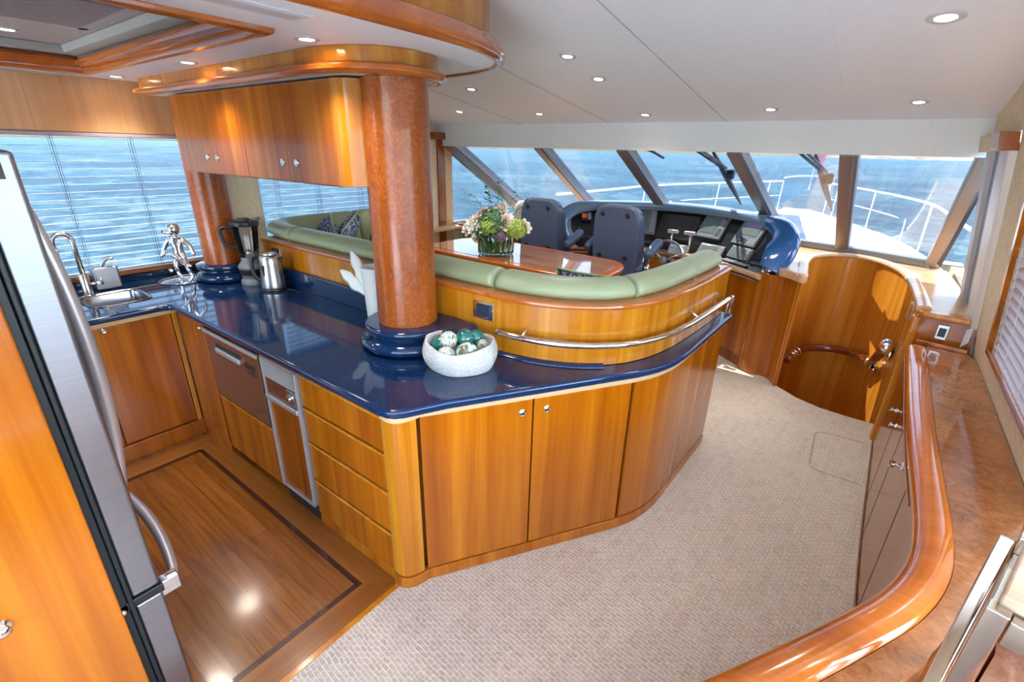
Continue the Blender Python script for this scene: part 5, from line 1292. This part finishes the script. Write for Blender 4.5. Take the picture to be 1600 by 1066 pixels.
lathe('lid', [(0, .401), (.088, .401), (.091, .41), (.089, .428), (.06, .436), (.04, .436), (.038, .448), (0, .450)], (bx_, by_, CZ), 'gasket', bl, 44)
B = Vector((bx_, by_, CZ)); hd_ = Vector((-.55, -.83, 0)).normalized(); rd = Vector((.6, .8, 0))
tube('handle', smooth([tuple(B+hd_*a+Vector((0, 0, z))) for a, z in ((.078, .385), (.12, .39), (.15, .375), (.148, .33), (.125, .27), (.070, .255))], 6), .0105, 'gasket', bl, 12)
tube('lid_tab', [tuple(B+rd*.05+Vector((0, 0, .437))), tuple(B+rd*.10+Vector((0, 0, .448)))], .011, 'grey', bl)
# figurine
gx_, gy_ = -3.86, 1.245
fg = thing('chrome_figurine', 'polished chrome figure of a child with a pipe, standing on a round mirror base', 'figurine', (gx_, gy_, CZ))
lathe('base', [(0, 0), (.160, 0), (.163, .005), (.135, .016), (.06, .026), (0, .028)], (gx_, gy_, CZ), 'chrome', fg, 56)
ry = Vector((.62, .78, 0)).normalized(); fy_ = Vector((.78, -.62, 0))
def FP(r_, z_, f_=0.): v = Vector((gx_, gy_, CZ))+ry*r_+fy_*f_+Vector((0, 0, z_)); return tuple(v)
pts = [FP(0, .17), FP(.0, .21), FP(.0, .27), FP(0, .30), FP(-.04, .285), FP(-.075, .23, .01), FP(-.098, .165, .02), FP(.04, .285), FP(.085, .235, .005), FP(.10, .17, .015),
       FP(-.025, .155), FP(-.030, .095, .015), FP(-.022, .035, .01), FP(.005, .022, .03), FP(.025, .155), FP(.040, .095, .02), (FP(.052, .035, .0)), FP(.066, .022, .03), FP(.0, .315)]
ed = [(0, 1), (1, 2), (2, 3), (2, 4), (4, 5), (5, 6), (2, 7), (7, 8), (8, 9), (0, 10), (10, 11), (11, 12), (12, 13), (0, 14), (14, 15), (15, 16), (16, 17), (3, 18)]
rd_ = [.030, .026, .028, .014, .018, .012, .013, .018, .012, .013, .020, .014, .012, .012, .020, .014, .012, .012, .013]
skin('body', pts, ed, [r_*1.18 for r_ in rd_], 'chrome', fg, 2)
ball('head', FP(0, .352, .004), (.040, .040, .042), 'chrome', fg, 24, 16); ball('cap', FP(0, .365, -.002), (.043, .043, .030), 'chrome', fg, 24, 14)
ball('nose', FP(-.004, .347, .044), .007, 'chrome', fg, 12, 8)
tube('pipe', smooth([FP(-.012, .333, .040), FP(-.035, .335, .045), FP(-.052, .342, .05)], 4), .006, 'chrome', fg); lathe('pipe_bowl', [(0, 0), (.010, 0), (.012, .02), (0, .018)], FP(-.055, .338, .05), 'chrome', fg, 16)
tube('ribbon', smooth([FP(-.05, .20, .045), FP(-.01, .165, .04), (FP(.03, .125, .04)), FP(.08, .10, .035)], 4), .009, 'chrome', fg, 10, [.004, .006, .009, .010, .011, .012, .012, .011, .011, .010, .009, .006, .002])
ball('toy', FP(-.062, .075, .03), (.022, .014, .012), 'chrome', fg, 16, 10)
# faucet
ax, ay = -3.86, .705
fa_ = thing('faucet', 'brushed steel gooseneck faucet behind the sink', 'faucet', (ax, ay, CZ))
lathe('body', [(0, 0), (.030, 0), (.030, .006), (.026, .010), (.025, .135), (.020, .142), (0, .142)], (ax, ay, CZ), 'satin', fa_, 28)
nk = [(ax, ay, CZ+.14), (ax, ay, CZ+.33)]+[(ax, ay-.046+.046*math.cos(a), CZ+.345+.046*math.sin(a)) for a in [PI*i/12 for i in range(13)]]+[(ax, ay-.092, CZ+.30)]
tube('gooseneck', nk, .0135, 'satin', fa_, 14)
tube('spray_head', [(ax, ay-.092, CZ+.305), (ax, ay-.093, CZ+.22), (ax, ay-.094, CZ+.18)], .017, 'satin', fa_, 14, [.0145, .019, .016])
tube('lever', [(ax+.015, ay+.012, CZ+.075), (ax+.05, ay+.075, CZ+.078)], .011, 'satin', fa_); tube('lever_tip', [(ax+.047, ay+.068, CZ+.08), (ax+.045, ay+.073, CZ+.11)], .006, 'satin', fa_)
dp_ = thing('water_dispenser', 'square steel dispenser box with a raised lever behind the faucet', 'dispenser', (-3.96, .83, CZ))
obox('box', (-3.975, .835, CZ+.076), (1, 0, 0), (0, 1, 0), (0, 0, 1), .10, .135, .148, 'steel', dp_, .012)
tube('lever', smooth([(-3.955, .825, CZ+.15), (-3.945, .84, CZ+.18), (-3.93, .865, CZ+.205), (-3.915, .885, CZ+.20)], 5), .011, 'satin', dp_, 12)
# white vase with leaf handles
vx, vy = -2.035, 1.515
vz = CZ
wv = thing('leaf_vase', 'tall white ceramic vase with leaf-shaped handles, half hidden behind the big column', 'vase', (vx, vy, vz))
lathe('body', [(0, 0), (.048, 0), (.052, .01), (.056, .10), (.064, .26), (.070, .335), (.066, .337), (.060, .30), (.05, .02), (0, .02)], (vx, vy, vz), 'ceramic', wv, 40)
def leafh(nm, pts_, wd_):
    P_ = smooth(pts_, 5); n_ = len(P_); vs = []; fs = []
    for i, p in enumerate(P_):
        t_ = i/(n_-1); w_ = wd_*(math.sin(PI*min(1, t_*.93+.07))**.7)*(1+.16*math.sin(t_*19)); p = Vector(p)
        tt = (Vector(P_[min(i+1, n_-1)])-Vector(P_[max(i-1, 0)])).normalized(); s_2 = tt.cross(Vector((.65, -.76, 0))).normalized()
        d3 = Vector((.65, -.76, 0))
        vs += [p-s_2*w_, p-s_2*w_*.5+d3*.006, p-d3*.004, p+s_2*w_*.5+d3*.006, p+s_2*w_]
    for i in range(n_-1):
        for j in range(4): fs.append((i*5+j, i*5+j+1, (i+1)*5+j+1, (i+1)*5+j))
    o = meshobj(nm, vs, fs, 'ceramic', wv, True); s = o.modifiers.new('th', 'SOLIDIFY'); s.thickness = .007; s.offset = 0; return o
lv = Vector((-.80, -.60, 0))
def LP(a, z): q = Vector((vx, vy, vz))+lv*a+Vector((0, 0, z)); return tuple(q)
leafh('leaf_handle', [LP(.045, .20), LP(.06, .27), LP(.085, .34), LP(.11, .42)], .030); leafh('leaf_handle', [LP(.04, .19), LP(.09, .225), LP(.135, .275), LP(.175, .315)], .030)

# ================================================================== OUTSIDE
sea = meshobj('sea', [(12000*math.cos(2*PI*i/96), 12000*math.sin(2*PI*i/96), -1.7) for i in range(96)], [tuple(range(96))], 'sea')
lab(sea, 'blue rippled sea to the horizon'); sea['kind'] = 'stuff'; sea['category'] = 'sea'
random.seed(11); vs = []; fs = []; n_ = 60
for i in range(n_+1):
    a = math.radians(-6+34*i/n_); R0 = 3600; h = (10+34*abs(math.sin(i*.31))*abs(math.sin(i*.13+.6))+6*random.random())*min(1, i/8)
    for (rr_, hh) in ((R0, -3), (R0+40, h*.35), (R0+400, h), (R0+1500, -3)): vs.append((rr_*math.sin(a), rr_*math.cos(a), hh))
for i in range(n_):
    for j in range(3): fs.append((i*4+j, i*4+j+1, (i+1)*4+j+1, (i+1)*4+j))
hl_ = meshobj('coast_hills', vs, fs, 'hills'); tag(hl_, 'low dry coastline on the horizon beyond the starboard bow', 'coast')
fd = thing('foredeck', 'white foredeck of the boat outside the windscreen with blue sun pad', 'deck', (-1.8, 9, .4))
star = [(.95, 6.3), (.92, 8.0), (.72, 10.0), (.30, 11.9), (-.25, 13.3), (-.9, 14.9), (-1.5, 16.2), (-1.8, 16.6)]
port = [(-3.6-x, y) for x, y in star][::-1]
dk_ = smooth(star, 4)+smooth(port, 4)[1:]
prism('deck', dk_+[(-4.4, 6.07), (.8, 6.07)], .10, .42, 'gelcoat', fd, .03)
tk = [(-3.1, 6.5), (-2.9, 9.0), (-2.3, 12.3), (-1.3, 12.3), (-.70, 9.0), (-.45, 6.5)]
prism('trunk', tk, .421, .60, 'gelcoat', fd, .05); prism('sun_pad', inset(tk, .18), .601, .66, 'blue_deck', fd, .02)
obox('anchor_locker', (-1.8, 14.3, .50), (1, 0, 0), (0, 1, 0), (0, 0, 1), .7, .9, .16, 'gelcoat', fd, .05)
rl = thing('bow_rail', 'stainless bow rail with stanchions around the foredeck', 'rail', (-1.8, 12, .42))
def railline(pts, z, r=.019): return tube('top_rail' if z > 1 else 'mid_rail', [(x, y, z+.05*max(0, (y-9)/7)) for x, y in pts], r, 'gelcoat', rl, 8)
sr = smooth([(.78, 7.0), (.70, 9.0), (.60, 10.3), (.25, 11.7), (-.22, 12.95), (-.9, 14.5), (-1.25, 15.3)], 4)
pr_ = [(-3.6-x, y) for x, y in sr]
railline(sr, 1.17, .021); railline(pr_, 1.17, .021); railline(sr[12:], .80, .012); railline(pr_[12:], .80, .012)
pul = smooth([(-1.25, 15.3), (-1.35, 16.6), (-1.8, 17.1), (-2.25, 16.6), (-2.35, 15.3)], 4); railline(pul, 1.25, .02)
for pth in (sr, pr_):
    for q in (8, 16, 21, 24): x, y = pth[min(q, len(pth)-1)]; tube('stanchion', [(x, y-.12, .43), (x, y, 1.17+.05*max(0, (y-9)/7))], .015, 'gelcoat', rl, 8)
    x, y = pth[11]; tube('gate_hoop', smooth([(x, y-.35, .43), (x, y-.35, .75), (x, y-.28, .80), (x, y-.05, .82)], 4), .012, 'gelcoat', rl, 8)
fgp = thing('bow_flag', 'small pink flag on a thin staff at the bow', 'flag', (-1.75, 15.6, 1.3))
tube('staff', [(-1.75, 15.6, 1.0), (-1.75, 15.6, 2.1)], .012, 'white', fgp, 8)
fg_ = grid('cloth', lambda u, v: (-1.74+.16*u+.06*u*v, 15.6+.05*math.sin(u*6), 1.55+.5*v-.12*u), 8, 6, 'flag', fgp, True, .004)
def wiper(x, y, lb, s=1.):
    t = thing('windscreen_wiper', lb, 'wiper', (x, y, 1.9), None)
    for dx in (0, .075): tube('arm', [(x-.33+dx, y-.9, 2.02), (x-.02+dx*.5, y-.15, 1.72)], .014, 'wiper', t, 8)
    ba = Vector((x-.10, y-.42, 1.92)); bb = Vector((x+.10, y+.42, 1.33)); ln = bb-ba
    tube('blade', [ba+ln*(i/8) for i in range(9)], .02, 'wiper', t, 8, [.008, .016, .022, .026, .03, .026, .022, .016, .006])
    obox('bracket', (x+.03, y-.02, 1.66), (1, 0, 0), (0, 1, 0), (0, 0, 1), .09, .08, .10, 'wiper', t, .02)
    return t
wiper(-1.38, 5.52, 'black wiper blade hanging outside the middle windscreen pane'); wiper(-.52, 5.60, 'black wiper blade hanging outside the pane left of the wide starboard mullion')
tag(tube('windscreen_wiper', [(-2.35, 4.6, 2.02), (-2.05, 5.1, 1.86), (-1.98, 5.25, 1.80)], .014, 'wiper', None, 8), 'short wiper arm visible at the top of the third windscreen pane', 'wiper')
